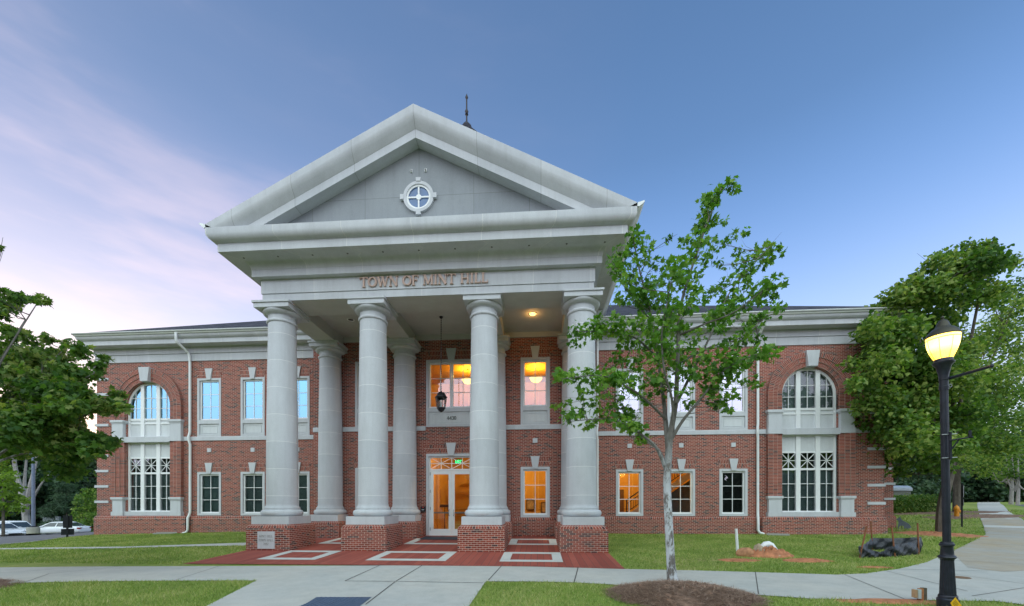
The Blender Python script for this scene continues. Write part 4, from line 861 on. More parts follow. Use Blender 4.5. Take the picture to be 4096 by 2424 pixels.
# silt fence
def P2(x, y, zc=None): return gp((3400 + x / 4.947) / K, (1950 + y / 4.947) / K) if zc is None else at((3400 + x / 4.947) / K, (1950 + y / 4.947) / K, zc)
A0, C0, D0 = P2(160, 1392), P2(880, 1372), P2(1345, 1325); B0 = P2(430, 1235); E0 = P2(1400, 1255)
M_FILM = Mt('black_film'); f_ = M_FILM.noise(9, 5, .7, vec=(1, 1, .35)); M_FILM.bump(f_, 1.0, .06); M_FILM = M_FILM.color((.022, .026, .036), .32, 0, .6)
sf_ = thing('silt_fence', 'sagging black plastic silt fence on rusty stakes in the lawn', 'silt fence', on_ground((A0 + D0) / 2))
def sheet(pts, name):
    mb = MB(); rows = 9; n = 0; grid = []
    for (p, q, h0, h1, sag) in pts:
        m = 16
        for i in range(m + (1 if q is pts[-1][1] else 0)):
            t = i / m; x, y = p[0] + (q[0] - p[0]) * t, p[1] + (q[1] - p[1]) * t; h = h0 + (h1 - h0) * t - sag * 4 * t * (1 - t); col = []
            for j in range(rows + 1):
                s = j / rows; wob = .055 * math.sin(7 * t + 4 * s + 3 * x) * math.sin(math.pi * s) + .03 * math.sin(23 * t - 9 * s + x)
                col.append((x + wob * .4, y + wob - .10 * math.sin(math.pi * s) * .5, float(G(x, y)) - .03 + (h + .03) * s))
            grid.append(col)
    for a, b in zip(grid, grid[1:]):
        for j in range(rows): mb.quad(a[j], b[j], b[j + 1], a[j + 1])
    return part(name, mb, M_FILM, sf_, True)
S0 = (A0 + C0) / 2 + np.array([.1, -.02, 0])
sheet([(A0, S0, .36, .16, .0), (S0, C0, .16, .40, .02), (C0, D0, .40, .50, .05), (D0, E0, .50, .48, .0)], 'front_sheet'); sheet([(A0, B0, .36, .42, .06), (B0, E0, .42, .48, .03)], 'back_sheet')
M_RUST = plain('rusty_stake', (.22, .085, .04), .85, 0, .3, 12)
for q, lx, h in ((A0, .24, .98), (B0, -.04, 1.0), (C0, -.10, .97), (D0, -.03, 1.02)): x, y, z = on_ground(q); part('stake', MB().tube([(x, y - .03, z - .1), (x + lx, y - .02, z + h)], .022, 6), M_RUST, sf_)
# low wooden stake with a utility box by the lamp
ux = on_ground(gp(2262, 1473)); u_ = thing('utility_stub', 'rusty stub post with a small pale box beside the lamp base', 'utility post', ux, R(10))
lpart('wood_post', MB().box(-.035, .035, -.03, .03, -.05, .245), plain('grey_wood', (.10, .085, .06), .9, 0, .3, 12), u_); lpart('rust_plate', MB().box(-.10, -.038, -.035, .03, .02, .235), plain('rust_plate', (.36, .15, .06), .8, 0, .3, 14), u_); lpart('pale_box', MB().box(-.165, -.105, -.05, .03, .06, .225), plain('pale_box', (.45, .52, .52), .5), u_); lpart('tan_cap', MB().box(-.21, -.168, -.04, .03, .08, .22), plain('tan_cap', (.42, .28, .16), .7), u_)
vp = gp(2350, 1416); v_ = tag(link('valve_cover', MB().lathe([(0, .03), (.17, .03), (.19, .02)], on_ground(vp), 24).mesh('valve_cover'), plain('cover_iron', (.20, .12, .07), .7)), 'round rusty utility cover set in the pavement behind the lamp', 'utility cover')
# hedge and grey shed behind it
def cloud_leaves(name, C, Rr, n, size, mat, rng, tmpl='lite', squash=.75, up=.45, shell=.55, tone_spread=.22, parent=None, droop=.35):
    C = np.asarray(C, float); Rr = np.asarray(Rr, float); n = np.asarray(n, int); own = np.repeat(np.arange(len(C)), n); m = len(own)
    d = rng.normal(size=(m, 3)); d /= np.linalg.norm(d, axis=1)[:, None]; rad = (shell + (1 - shell) * rng.random(m)) ** .8 if shell > 0 else rng.random(m) ** (1 / 3)
    rad *= .75 + .5 * rng.random(m)
    off = d * (rad * Rr[own])[:, None] * (1 + .25 * (rng.random(m) < .2))[:, None]; off[:, 2] *= squash; P = C[own] + off
    nrm = rng.normal(size=(m, 3)) * .55 + d * .35; nrm[:, 2] += up; nrm /= np.linalg.norm(nrm, axis=1)[:, None]
    tip = rng.normal(size=(m, 3)) * .8 + d * .7; tip[:, 2] -= droop; tip -= nrm * (tip * nrm).sum(1)[:, None]; tip /= np.linalg.norm(tip, axis=1)[:, None]; sd_ = np.cross(tip, nrm)
    if tmpl == 'maple': tv = np.array([(0, -.12, 0), (.22, -.10, -.04), (.50, .02, -.12), (.33, .22, -.05), (.58, .52, -.16), (.24, .50, -.03), (0, .98, -.12), (-.24, .50, -.03), (-.58, .52, -.16), (-.33, .22, -.05), (-.50, .02, -.12), (-.22, -.10, -.04), (0, .22, .02)]); tt = np.array([(12, i, (i + 1) % 12) for i in range(12)])
    elif tmpl == 'needle': tv = np.array([(-.06, 0, 0), (.06, 0, 0), (.0, 1, 0)]); tt = np.array([(0, 1, 2)])
    else: tv = np.array([(0, 0, 0), (.46, .22, -.08), (.30, .60, -.05), (0, 1.0, -.12), (-.30, .60, -.05), (-.46, .22, -.08)]); tt = np.array([(0, 1, 2), (0, 2, 3), (0, 3, 4), (0, 4, 5)])
    s = size * (.65 + .7 * rng.random(m)); k = len(tv)
    V = P[:, None, :] + s[:, None, None] * (tv[None, :, 0, None] * sd_[:, None, :] + tv[None, :, 1, None] * tip[:, None, :] + tv[None, :, 2, None] * nrm[:, None, :])
    T = tt[None] + (np.arange(m) * k)[:, None, None]; base = rng.normal(.5, .14, len(C))[own] + rng.normal(0, tone_spread, m)
    return np_mesh(name, V.reshape(-1, 3), T.reshape(-1, 3), np.repeat(base.clip(0, 1), k))
rgh = np.random.default_rng(5); hx = at(2225, 1254, 30); hdir = np.array([.98, .2, 0]); C = []; 
hed = thing('hedge', 'clipped dark green box hedge on the lawn beyond the building corner', 'hedge', on_ground(hx))
for i in np.arange(-4.5, 2.0, .28):
    for z in (.25, .55, .9, 1.12):
        for yy in (-.5, 0, .5): C.append((hx[0] + i * .98 - yy * .2, hx[1] + i * .2 + yy, float(G(hx[0] + i, hx[1])) + z + rgh.normal(0, .03)))
C = np.array(C); o = link('foliage', cloud_leaves('foliage', C, np.full(len(C), .27), np.full(len(C), 42), .10, M_LEAFD, rgh, shell=.5, squash=1), M_LEAFD, hed)
sp = at(2205, 1215, 36); gs = float(G(sp[0], sp[1])); shd = thing('shed', 'low grey shed with a curved pale roof behind the hedge', 'shed', (float(sp[0]), float(sp[1]), gs), R(8))
lpart('wall', MB().box(-6, -.35, -1.2, 1.2, 0, 1.62), plain('shed_wall', (.16, .17, .15), .7), shd); mb = MB()
arc = [(-1.3, 1.62), (-1.3, 1.82), (-1.15, 1.98), (-.9, 2.08), (0, 2.12), (1.3, 2.12), (1.3, 1.62)]
for (a, b), (c, d) in zip(arc, arc[1:]): mb.quad((-6, a, b), (-.3, a, b), (-.3, c, d), (-6, c, d))
mb.poly([(-.3, a, b) for a, b in arc]); lpart('roof', mb, plain('shed_roof', (.36, .40, .45), .4, .2), shd)
# sign posts, seen from behind / edge on
sg = at(165, 1314, 19.5); s_ = thing('road_sign', 'black backed sign with a smaller plate on a post by the car park', 'road sign', on_ground(sg), R(40))
zg_ = 1.0; lpart('post', MB().box(-.035, .035, -.035, .035, -.2, 1.12), M_DARK, s_); lpart('sign_plate', MB().box(-.16, .16, .037, .055, .48, 1.10), M_DARK, s_); lpart('small_plate', MB().box(-.22, .22, .037, .055, .14, .44), M_DARK, s_)
sr = at(2356, 1283, 21.5); s2 = thing('road_sign', 'thin black sign post seen edge on next to the yellow hydrant', 'road sign', on_ground(sr), R(43))
lpart('post', MB().box(-.035, .035, -.035, .035, -.2, 2.32), M_DARK, s2); lpart('sign_plate', MB().box(-.3, .3, -.06, -.04, 1.62, 2.25), M_DARK, s2); lpart('small_plate', MB().box(-.2, .2, -.06, -.04, 1.15, 1.5), M_DARK, s2)
bxp = at(258 / 1.0 * .735 - 118, 1277, 56); bx_ = thing('equipment_cabinet', 'plain grey cabinet at the edge of the woods behind the cars', 'cabinet', on_ground(at(127, 1285, 56)), R(40)); lpart('cabinet_body', MB().box(-.75, .75, -.5, .5, 0, 2.5), plain('cabinet_grey', (.20, .22, .23), .6), bx_); lpart('cabinet_door', MB().box(-.68, .68, -.52, -.502, .1, 2.35), plain('cabinet_door', (.23, .25, .26), .6), bx_)

# ------------------------------------------------------------------ car park lamp and cars
lp = at(81.5, 1309, 31); lz = float(G(lp[0], lp[1])); l_ = thing('parking_lamp_pole', 'tall grey steel pole on a concrete pier in the car park', 'lamp pole', (float(lp[0]), float(lp[1]), lz))
lpart('concrete_pier', MB().lathe([(.36, -.3), (.36, .62), (.34, .64), (0, .64)], n=24), M_CURB, l_, 40); lpart('base_plate', MB().lathe([(.2, .64), (.2, .70), (.12, .72)], n=4, rot=R(45)), M_DARK, l_); lpart('pole', MB().tube([(0, 0, .66), (0, 0, 9.5)], [.11, .085], 12), plain('steel_pole', (.17, .21, .30), .45, .3), l_, True)
lpart('lamp_head', MB().box(-.1, .7, -.17, .17, 9.4, 9.52), M_DARK, l_)
isl = [(lp[0] + 2.6 * math.cos(t) * 1.6, lp[1] + 1.1 * math.sin(t)) for t in np.linspace(0, 2 * math.pi, 24)[:-1]]
drape('kerb_island', isl, M_CURB, .13, 5); drape('island_turf', [(lp[0] + (x - lp[0]) * .93, lp[1] + (y - lp[1]) * .86) for x, y in isl], M_LAWN, .15, 5)
M_CARW = plain('white_car_paint', (.78, .81, .84), .22, 0, .04, 1, .6); M_CARG = plain('car_glass', (.03, .045, .055), .08, 0, .2, 2, .8); M_TYRE = plain('tyre', (.012, .012, .013), .85); M_RIM = plain('alloy_rim', (.30, .31, .33), .3, .7); M_TAIL = plain('tail_red', (.22, .012, .01), .25); M_HEADL = plain('headlamp', (.55, .58, .62), .1, 0, .1, 4, .8)
def car(label, kind, loc, rz):
    L_, W_, H_ = (4.9, 1.86, 1.45) if kind == 'sedan' else (4.8, 1.92, 1.80)
    c = thing('parked_car', label, 'car', loc, rz, 'white cars in the car park')
    belt = .92 if kind == 'sedan' else 1.08; hood = .86 if kind == 'sedan' else 1.02; hw = W_ / 2
    # x forward; lower body lofted from rounded cross sections
    st = [(-L_ / 2, .45, belt - .14, hw * .72), (-L_ / 2 + .06, .32, belt - .02, hw * .86), (-L_ / 2 + .5, .24, belt + .04, hw * .97), (-.9, .20, belt + .01, hw), (.6, .20, belt - .03, hw), (1.1, .20, hood, hw * .99), (L_ / 2 - .55, .22, hood - .10, hw * .95), (L_ / 2 - .12, .27, hood - .24, hw * .82), (L_ / 2, .36, hood - .34, hw * .66)]
    mb = MB(); rings = []
    for x, zb, zt, h in st:
        zm = (zb + zt) / 2; rings.append([(x, s * h * k, z) for s, seq in ((1, ((.86, zb), (.97, zb + .1), (1.0, zm), (.985, zt - .10), (.93, zt - .02), (.80, zt))), (-1, ((.80, zt), (.93, zt - .02), (.985, zt - .10), (1.0, zm), (.97, zb + .1), (.86, zb)))) for k, z in seq])
    for a, b in zip(rings, rings[1:]):
        for i in range(len(a)): j = (i + 1) % len(a); mb.quad(a[i], a[j], b[j], b[i])
    mb.poly(rings[0]); mb.poly(rings[-1][::-1]); body = lpart('body', mb, M_CARW, c, 50)
    xr0, xr1, xf1, xf0 = (-1.95, -1.15, .25, 1.15) if kind == 'sedan' else (-2.3, -2.05, .35, 1.15)
    zb = belt - .03; tw, bw = hw * .70, hw * .93
    B = [(xr0, -bw, zb), (xf0, -bw, zb), (xf0, bw, zb), (xr0, bw, zb)]; T = [(xr1, -tw, H_ - .06), (xf1, -tw, H_ - .06), (xf1, tw, H_ - .06), (xr1, tw, H_ - .06)]; T2 = [(xr1 + .15, -tw + .12, H_), (xf1 - .15, -tw + .12, H_ + .0), (xf1 - .15, tw - .12, H_), (xr1 + .15, tw - .12, H_)]
    mb = MB()
    for P, Q in ((B, T), (T, T2)):
        for i in range(4): mb.quad(P[i], P[(i + 1) % 4], Q[(i + 1) % 4], Q[i])
    mb.poly(T2); lpart('cabin', mb, M_CARW, c, 35)
    def pane(name, q, k0=.06, k1=.88, u0=.05, u1=.95, out=.012):
        q = [Vector(p) for p in q]; n = (q[1] - q[0]).cross(q[3] - q[0]).normalized(); ctr = sum(q, Vector()) / 4
        if n.dot(ctr - Vector((-.3, 0, .8))) < 0: n = -n
        f = lambda u, v: (q[0] * (1 - u) + q[1] * u) * (1 - v) + (q[3] * (1 - u) + q[2] * u) * v + n * out
        mb = MB(); mb.poly([f(u0, k0), f(u1, k0), f(u1, k1), f(u0, k1)]); return lpart(name, mb, M_CARG, c)
    pane('windshield', (B[1], B[2], T[2], T[1])); pane('rear_window', (B[3], B[0], T[0], T[3]))
    for a, b in ((0, 1), (3, 2)):
        q = (B[a], B[b], T[b], T[a]); m1 = .52 if kind == 'sedan' else .62
        pane('side_window', q, .1, .9, m1 + .02, .93); pane('side_window', q, .1, .9, .10 if kind == 'sedan' else .34, m1 - .02)
        if kind != 'sedan': pane('side_window', q, .1, .9, .05, .32)
    wb = 1.45; wr = .34 if kind == 'sedan' else .37
    for x in (-wb, wb):
        for s in (-1, 1):
            w2 = lpart('wheel', MB().lathe([(0, -.11), (wr - .03, -.11), (wr, -.08), (wr, .08), (wr - .03, .11), (0, .11)], n=24), M_TYRE, c, 40, (x, s * (hw - .09), wr)); w2.rotation_euler = (R(90), 0, 0)
            mb = MB().lathe([(.24, .0), (.235, .02), (.20, .012), (.0, .0)], (0, 0, .108 if s < 0 else -.135), 20)
            for k in range(5):
                t = 2 * math.pi * k / 5; mb.box(-.02, .02, 0, .01, 0, .01) if False else mb.prism([(0, 0), (.01, 0), (.01, .01)], 0, .01) if False else None
            lpart('rim', mb, M_RIM, w2, True)
            mb = MB().lathe([(wr + .055, 0), (wr + .04, .012), (wr + .0, .014)], (0, 0, .12 if s < 0 else -.134), 24); lpart('arch_gap', mb, M_TYRE, w2)
    for s in (-1, 1):
        xf = L_ / 2 - .16; lpart('headlight', MB().prism([(0, 0), (.34, .03), (.30, .15), (.02, .13)], -.01, .05) if False else MB().box(xf - .22, xf + .07, min(s * hw * .48, s * hw * .79), max(s * hw * .48, s * hw * .79), hood - .34, hood - .20), M_HEADL, c)
        xb = -L_ / 2; lpart('taillight', MB().box(xb + .0, xb + .26, min(s * hw * .52, s * hw * .90), max(s * hw * .52, s * hw * .90), belt - .26, belt - .10), M_TAIL, c)
        lpart('mirror', MB().lathe([(0, -.06), (.09, -.04), (.1, .03), (0, .06)], (.75, s * (hw + .07), belt + .06), 10), M_CARW, c, True)
    lpart('grille', MB().box(L_ / 2 - .03, L_ / 2 + .015, -.42, .42, hood - .50, hood - .36), M_DARK, c); lpart('bumper_gap', MB().box(L_ / 2 - .1, L_ / 2 + .008, -.55, .55, .30, .38), M_DARK, c)
    lpart('licence_plate', MB().box(-L_ / 2 - .012, -L_ / 2 + .02, -.26, .26, belt - .30, belt - .18), M_WHITE, c)
    return c
c1 = at(143, 1309, 43); car('white sedan parked tail towards us right of the concrete lamp pier', 'sedan', on_ground(c1, .02), R(197))
c2 = at(38, 1307, 43); car('white sport utility vehicle parked left of the concrete lamp pier', 'suv', on_ground(c2, .02), R(-8))
c3 = at(-2, 1309, 37); car('white saloon half out of frame at the left edge of the car park', 'sedan', on_ground(c3, .02), R(-12))

# ------------------------------------------------------------------ street lamp
def lpx(x, y, zc, sx=3640, sy=1250, s=3.711): return Vector(at((sx + x / s) / K, (sy + y / s) / K, zc))
LB = Vector(gp(2322, 1490)); LB.z = float(G(LB.x, LB.y)); SL = thing('street_lamp', 'black fluted street lamp with a glowing amber globe and side arm', 'street lamp', tuple(LB))
TOP = lpx(490, 400, 6.68); lean = Vector(((TOP.x - LB.x) / (TOP.z - LB.z), (TOP.y - LB.y) / (TOP.z - LB.z), 0))
SL.rotation_euler = Vector((lean.x, lean.y, 1)).to_track_quat('Z', 'Y').to_euler()
M_LAMP = plain('lamp_black', (.018, .021, .034), .38, .1, .35, 9)
def lz_(z): return z - LB.z
lpart('drum', MB().lathe([(.20, -.1), (.20, lz_(-.02)), (.175, lz_(0.0)), (.175, lz_(.03)), (.16, lz_(.05))], n=28), M_LAMP, SL, 40)
mb = MB(); nfl = 16; zs = [(lz_(.05), .148), (lz_(.20), .14), (lz_(.45), .126), (lz_(.63), .118), (lz_(.665), .13)]
for (z0, r0), (z1, r1) in zip(zs, zs[1:]):
    m = nfl * 4
    for k in range(m):
        f = lambda kk: 1 - .07 * (1 if (kk % 4) in (1, 2) else 0); a, b = 2 * math.pi * k / m, 2 * math.pi * (k + 1) / m
        mb.quad((r0 * f(k) * math.cos(a), r0 * f(k) * math.sin(a), z0), (r0 * f(k + 1) * math.cos(b), r0 * f(k + 1) * math.sin(b), z0), (r1 * f(k + 1) * math.cos(b), r1 * f(k + 1) * math.sin(b), z1), (r1 * f(k) * math.cos(a), r1 * f(k) * math.sin(a), z1))
lpart('fluted_base', mb, M_LAMP, SL)
lpart('base_moulding', MB().lathe([(.128, lz_(.655)), (.155, lz_(.67)), (.168, lz_(.69)), (.155, lz_(.71)), (.13, lz_(.72)), (.122, lz_(.74)), (.122, lz_(.76)), (.11, lz_(.86)), (.115, lz_(.87)), (.138, lz_(.885)), (.138, lz_(.91)), (.118, lz_(.925)), (.112, lz_(.945)), (.08, lz_(.95))], n=28), M_LAMP, SL, 35)
mb = MB(); m = 48
for k in range(m):
    f = lambda kk: 1 - .05 * (1 if (kk % 4) in (1, 2) else 0); a, b = 2 * math.pi * k / m, 2 * math.pi * (k + 1) / m
    q = []
    for r, z in ((.076, lz_(.94)), (.074, lz_(3.56))): q.append([(r * f(k) * math.cos(a), r * f(k) * math.sin(a), z), (r * f(k + 1) * math.cos(b), r * f(k + 1) * math.sin(b), z)])
    mb.quad(q[0][0], q[0][1], q[1][1], q[1][0])
lpart('pole', mb, M_LAMP, SL)
lpart('neck', MB().lathe([(.088, lz_(3.50)), (.09, lz_(3.56)), (.082, lz_(3.57)), (.082, lz_(3.66)), (.09, lz_(3.67)), (.088, lz_(3.72)), (.10, lz_(3.78)), (.14, lz_(3.90)), (.195, lz_(3.945)), (.20, lz_(3.965)), (.17, lz_(3.975)), (.165, lz_(4.02))], n=28), M_LAMP, SL, 35)
M_GLOBE = Mt('lamp_globe'); sp_ = M_GLOBE.n('ShaderNodeSeparateXYZ'); M_GLOBE.l(M_GLOBE.coord(), sp_.inputs[0]); mr = M_GLOBE.n('ShaderNodeMapRange'); M_GLOBE.l(sp_.outputs[2], mr.inputs[0]); mr.inputs[1].default_value = lz_(4.0); mr.inputs[2].default_value = lz_(4.41)
M_GLOBE.l(M_GLOBE.ramp(mr.outputs[0], [(0, (.75, .36, .0)), (.3, (1, .55, .01)), (.55, (1, .78, .16)), (.8, (1, .74, .10)), (1, (1, .52, .01))]), M_GLOBE.b.inputs['Emission Color']); M_GLOBE.b.inputs['Emission Strength'].default_value = 3.4; M_GLOBE.b.inputs['Roughness'].default_value = .2; M_GLOBE = M_GLOBE.m
gl_ = lpart('globe', MB().lathe([(.165, lz_(4.02)), (.20, lz_(4.07)), (.25, lz_(4.16)), (.285, lz_(4.25)), (.30, lz_(4.34)), (.302, lz_(4.40))], n=32), M_GLOBE, SL, True)
mb = MB()
for k in range(8): t = 2 * math.pi * k / 8 + .2; mb.tube([((r + .006) * math.cos(t), (r + .006) * math.sin(t), lz_(z)) for r, z in ((.165, 4.02), (.20, 4.07), (.25, 4.16), (.285, 4.25), (.30, 4.34))], .004, 5)
mb.lathe([(.304, lz_(4.345)), (.308, lz_(4.35)), (.304, lz_(4.356))], n=32); lpart('globe_rib', mb, M_LAMP, gl_)
lpart('cap', MB().lathe([(.302, lz_(4.395)), (.318, lz_(4.404)), (.315, lz_(4.416)), (.27, lz_(4.471)), (.20, lz_(4.522)), (.15, lz_(4.544)), (.125, lz_(4.573)), (.105, lz_(4.625)), (.07, lz_(4.663)), (.03, lz_(4.680)), (.02, lz_(4.692)), (.035, lz_(4.709)), (.025, lz_(4.731)), (0, lz_(4.744))], n=32), plain('lamp_cap', (.05, .045, .03), .45, .2, .2, 8), SL, 35)
SL.scale = (.69, .69, 1); bl = SL.rotation_euler.to_matrix().to_4x4() @ Matrix.Diagonal((.69, .69, 1, 1)); bl.translation = LB; inv = bl.inverted()
def loc_(p): return inv @ p
ax0 = lpx(560, 985, 6.68); ax1 = lpx(1215, 792, 6.1); arm = lpart('banner_arm', MB().tube([loc_(ax0), loc_(ax1)], .024, 10), M_LAMP, SL, True); lpart('arm_ball', MB().lathe([(0, -.035), (.025, -.025), (.036, 0), (.025, .025), (0, .035)], tuple(loc_(ax1)), 12), M_LAMP, arm, True)
lpart('eye_ring', MB().tube([loc_(lpx(600 + 22 * math.cos(t), 1085 + 22 * math.sin(t), 6.62)) for t in np.linspace(0, 6.28, 14)], .005, 5), M_RIM, SL)
bk = lambda x, y, zc: loc_(lpx(x, y, zc, 3640, 1640))
br = lpart('bracket_plate', MB().tube([bk(597, 325, 6.57), bk(602, 735, 6.57)], .028, 4), M_LAMP, SL); lpart('bracket_arm', MB().tube([bk(585, 452, 6.55), bk(945, 398, 6.35)], .012, 4), M_LAMP, br); lpart('bracket_brace', MB().tube([bk(590, 618, 6.55), bk(725, 440, 6.48)], .014, 4), M_LAMP, br); lpart('bracket_tab', MB().tube([bk(890, 305, 6.38), bk(890, 400, 6.38)], .03, 4), M_LAMP, br)
for y in (358, 706): lpart('pole_strap', MB().tube([bk(470, y + 8, 6.58), bk(700, y - 4, 6.58)], .007, 6), M_RIM, br); lpart('band_clamp', MB().lathe([(.082, -.012), (.084, 0), (.082, .012)], (0, 0, bk(530, y, 6.6).z), 24), M_LAMP, br)
tg = lambda x, y, zc: loc_(lpx(x, y, zc, 3640, 2000, 3.5)); q = [tg(565, 1440, 6.42), tg(635, 1362, 6.42), tg(730, 1490, 6.42), tg(610, 1530, 6.42)]
mb = MB(); mb.poly(q); mb.poly([p + Vector((0, .006, 0)) for p in q]); tgo = lpart('warning_tag', mb, plain('tag_yellow', (.75, .42, .01), .5), SL); mb = MB()
for i in range(4):
    a = q[0].lerp(q[1], .25 + .16 * i) + (q[2] - q[1]) * .15; b = a + (q[2] - q[1]) * .5; dv = (q[1] - q[0]) * .05; o_ = Vector((0, -.004, .0)); mb.poly([a + o_, b + o_, b + dv + o_, a + dv + o_])
lpart('tag_print', mb, M_DARK, tgo)
ll = lamp_light('street_lamp_bulb', (0, 0, lz_(4.25)), 190, (1, .66, .2), .2); ll.parent = SL
# hanging lantern in the portico
hl = thing('hanging_lantern', 'black glazed lantern hanging on a long chain in the portico', 'lantern', (-.01, 2.8, 5.5))
lpart('lantern_top', MB().lathe([(.02, .90), (.03, .86), (.13, .82), (.19, .73), (.225, .66), (.265, .64), (.265, .615), (.235, .60), (.215, .56)], n=6), M_DARK, hl); lpart('lantern_bottom', MB().lathe([(.165, .20), (.185, .18), (.185, .155), (.15, .13), (.11, .06), (.03, .02), (.012, 0), (0, -.01)], n=6), M_DARK, hl)
for k in range(6): t = k * math.pi / 3; lpart('bar', MB().tube([(.23 * math.cos(t), .23 * math.sin(t), .60), (.172 * math.cos(t), .172 * math.sin(t), .18)], .013, 5), M_DARK, hl)
mb = MB()
for k in range(6): a, b = k * math.pi / 3, (k + 1) * math.pi / 3; mb.quad((.168 * math.cos(a), .168 * math.sin(a), .2), (.168 * math.cos(b), .168 * math.sin(b), .2), (.222 * math.cos(b), .222 * math.sin(b), .58), (.222 * math.cos(a), .222 * math.sin(a), .58))
lpart('glazing', mb, glass('lantern_glass', .06), hl); lpart('candle_bulb', MB().lathe([(.03, .2), (.03, .3), (.035, .34), (.02, .42), (0, .45)], n=10), M_METALW, hl, True)
mb = MB(); z = .90; k = 0
while z < 3.97:
    if k % 2: mb.box(-.018, .018, -.005, .005, z, z + .05)
    else: mb.box(-.005, .005, -.018, .018, z, z + .05)
    z += .046; k += 1
lpart('chain', mb, M_DARK, hl); lpart('canopy', MB().lathe([(.02, 3.90), (.06, 3.92), (.075, 3.955), (.075, 3.978)], n=16), M_DARK, hl, True)
# bowl pendants in the upper hall
M_BOWL = emit('bowl_glow', (1, .62, .07), 2.4)
pt = thing('pendant_lamp', 'glowing amber bowl pendant behind the upper window right of the entrance', 'pendant lamp', (3.9, 7.0, 7.98), group='bowl pendants in the upper hall')
lpart('bowl', MB().lathe([(0, 0), (.14, .03), (.25, .10), (.31, .20), (.32, .23)], n=24), M_BOWL, pt, True)
for k in range(3): t = k * 2.094 + .5; lpart('rod', MB().tube([(.30 * math.cos(t), .30 * math.sin(t), .22), (0, 0, .74)], .006, 5), M_BRONZE, pt)
lpart('ceiling_rose', MB().lathe([(.0, .72), (.05, .73), (.07, .765)], n=14), M_BRONZE, pt)
for x, lab in ((.36, 'glowing amber bowl pendant behind the double window over the entrance'), (-3.9, 'amber bowl pendant in the upper hall left of the entrance')):
    c_ = dup(pt, (x, 7.0, 7.98)); c_['label'] = lab
for x in (3.9, .36, -3.9): lamp_light('pendant_bulb', (x, 6.95, 8.34), 120, (1, .55, .09), .1)
ex = thing('exit_sign', 'green lit exit sign inside above the entrance doors', 'exit sign', (.2, 5.35, 3.75)); lpart('housing', MB().box(-.17, .17, 0, .05, -.11, .11), M_DARK, ex); lpart('exit_text', text_mb('EXIT', -.15, .15, -.07, .14, -.001, .004, 1.1), emit('exit_green', (.05, 1.0, .22), 4), ex)
ms = thing('music_stand', 'dark brown lectern stand standing in the lobby behind the left door', 'stand', (-.62, 6.0, .29)); lpart('shaft', MB().tube([(0, 0, .05), (0, 0, 1.3)], .018, 8), M_DARK, ms); lpart('desk', MB().prism([(-.24, 1.27), (.24, 1.27), (.21, 1.40), (-.19, 1.40)], -.15, .15), plain('lectern_wood', (.14, .05, .025), .5), ms); lpart('base', MB().box(-.22, .22, -.15, .15, 0, .05), M_DARK, ms)
for x, z, lab in ((3.62, 1.72, 'dark framed picture seen low through the ground window right of the entrance'), (4.32, 1.55, 'gold framed picture on the lobby wall, right of a darker picture')):
    pf = thing('framed_picture', lab, 'picture', (x * 1.18 - .7, 9.26, z)); lpart('frame', frame_mb(MB(), .24, -.3, .3, .045, -.03, .03), plain('picture_frame' + str(x), (.06, .03, .02), .5), pf); lpart('picture', rect_mb(.2, -.26, .26, .0), plain('picture_tone' + str(x), (.40, .30, .18), .7, 0, .4, 9), pf)

# ------------------------------------------------------------------ trees
def limb_mb(mb, pts, r0, r1, n=7):
    m = len(pts); mb.tube(pts, [r0 + (r1 - r0) * (i / (m - 1)) ** .8 for i in range(m)], n)
def smooth_pts(pts, k=4):
    P = [np.array(p, float) for p in pts]; o = []
    for i in range(len(P) - 1):
        p0, p1, p2, p3 = P[max(i - 1, 0)], P[i], P[i + 1], P[min(i + 2, len(P) - 1)]
        for j in range(k):
            t = j / k; o.append(.5 * (2 * p1 + (p2 - p0) * t + (2 * p0 - 5 * p1 + 4 * p2 - p3) * t * t + (3 * p1 - p0 - 3 * p2 + p3) * t ** 3))
    o.append(P[-1]); return o
def build_tree(name, label, loc, limbs, blobs, leafmat_, barkmat_, leaf, per, rng, tmpl='lite', group=None, squash=.75, twig=.012, shell=.45, up=.45, tone_spread=.22, dfac=1.0):
    t = thing(name, label, 'tree', tuple(float(v) for v in loc), 0, group); L0 = np.array(loc, float); mb = MB(); samples = []
    for pts, r0, r1 in limbs:
        sp = smooth_pts(pts); limb_mb(mb, [Vector(p - L0) for p in sp], r0, r1); samples += [(p, r0 + (r1 - r0) * i / len(sp)) for i, p in enumerate(sp)]
    S = np.array([s[0] for s in samples]); B = np.array([b[:3] for b in blobs], float); Rr = np.array([b[3] for b in blobs], float)
    for b, r in zip(B, Rr):
        d = np.linalg.norm(S - b, axis=1) + 1.2 * np.maximum(0, S[:, 2] - b[2] + .1); i = int(d.argmin()); p = S[i]
        if np.linalg.norm(p - b) < .12 or np.linalg.norm(p - b) > (1.2 if twig < .012 else 3.2): continue
        mid = (p + b) / 2 + np.array([0, 0, -.08 * np.linalg.norm(p - b)]) + rng.normal(0, .04, 3)
        mb.tube([Vector(p - L0), Vector(mid - L0), Vector(b + (b - p) * .25 - L0)], [min(twig * 1.6, samples[i][1]), twig, twig * .35], 5, False)
        for q in range(2):
            e = b + rng.normal(0, .7, 3) * r; mb.tube([Vector(mid - L0), Vector((mid + e) / 2 + rng.normal(0, .02, 3) - L0), Vector(e - L0)], [twig * .6, twig * .45, twig * .2], 4, False)
    lpart('trunk', mb, barkmat_, t, True)
    n = np.maximum(10, (per * (Rr / np.median(Rr)) ** 1.7 * dfac)).astype(int)
    link('crown', cloud_leaves('crown', B - L0, Rr, n, leaf, leafmat_, rng, tmpl, squash, up, shell, tone_spread), leafmat_, t, (0, 0, 0))
    return t
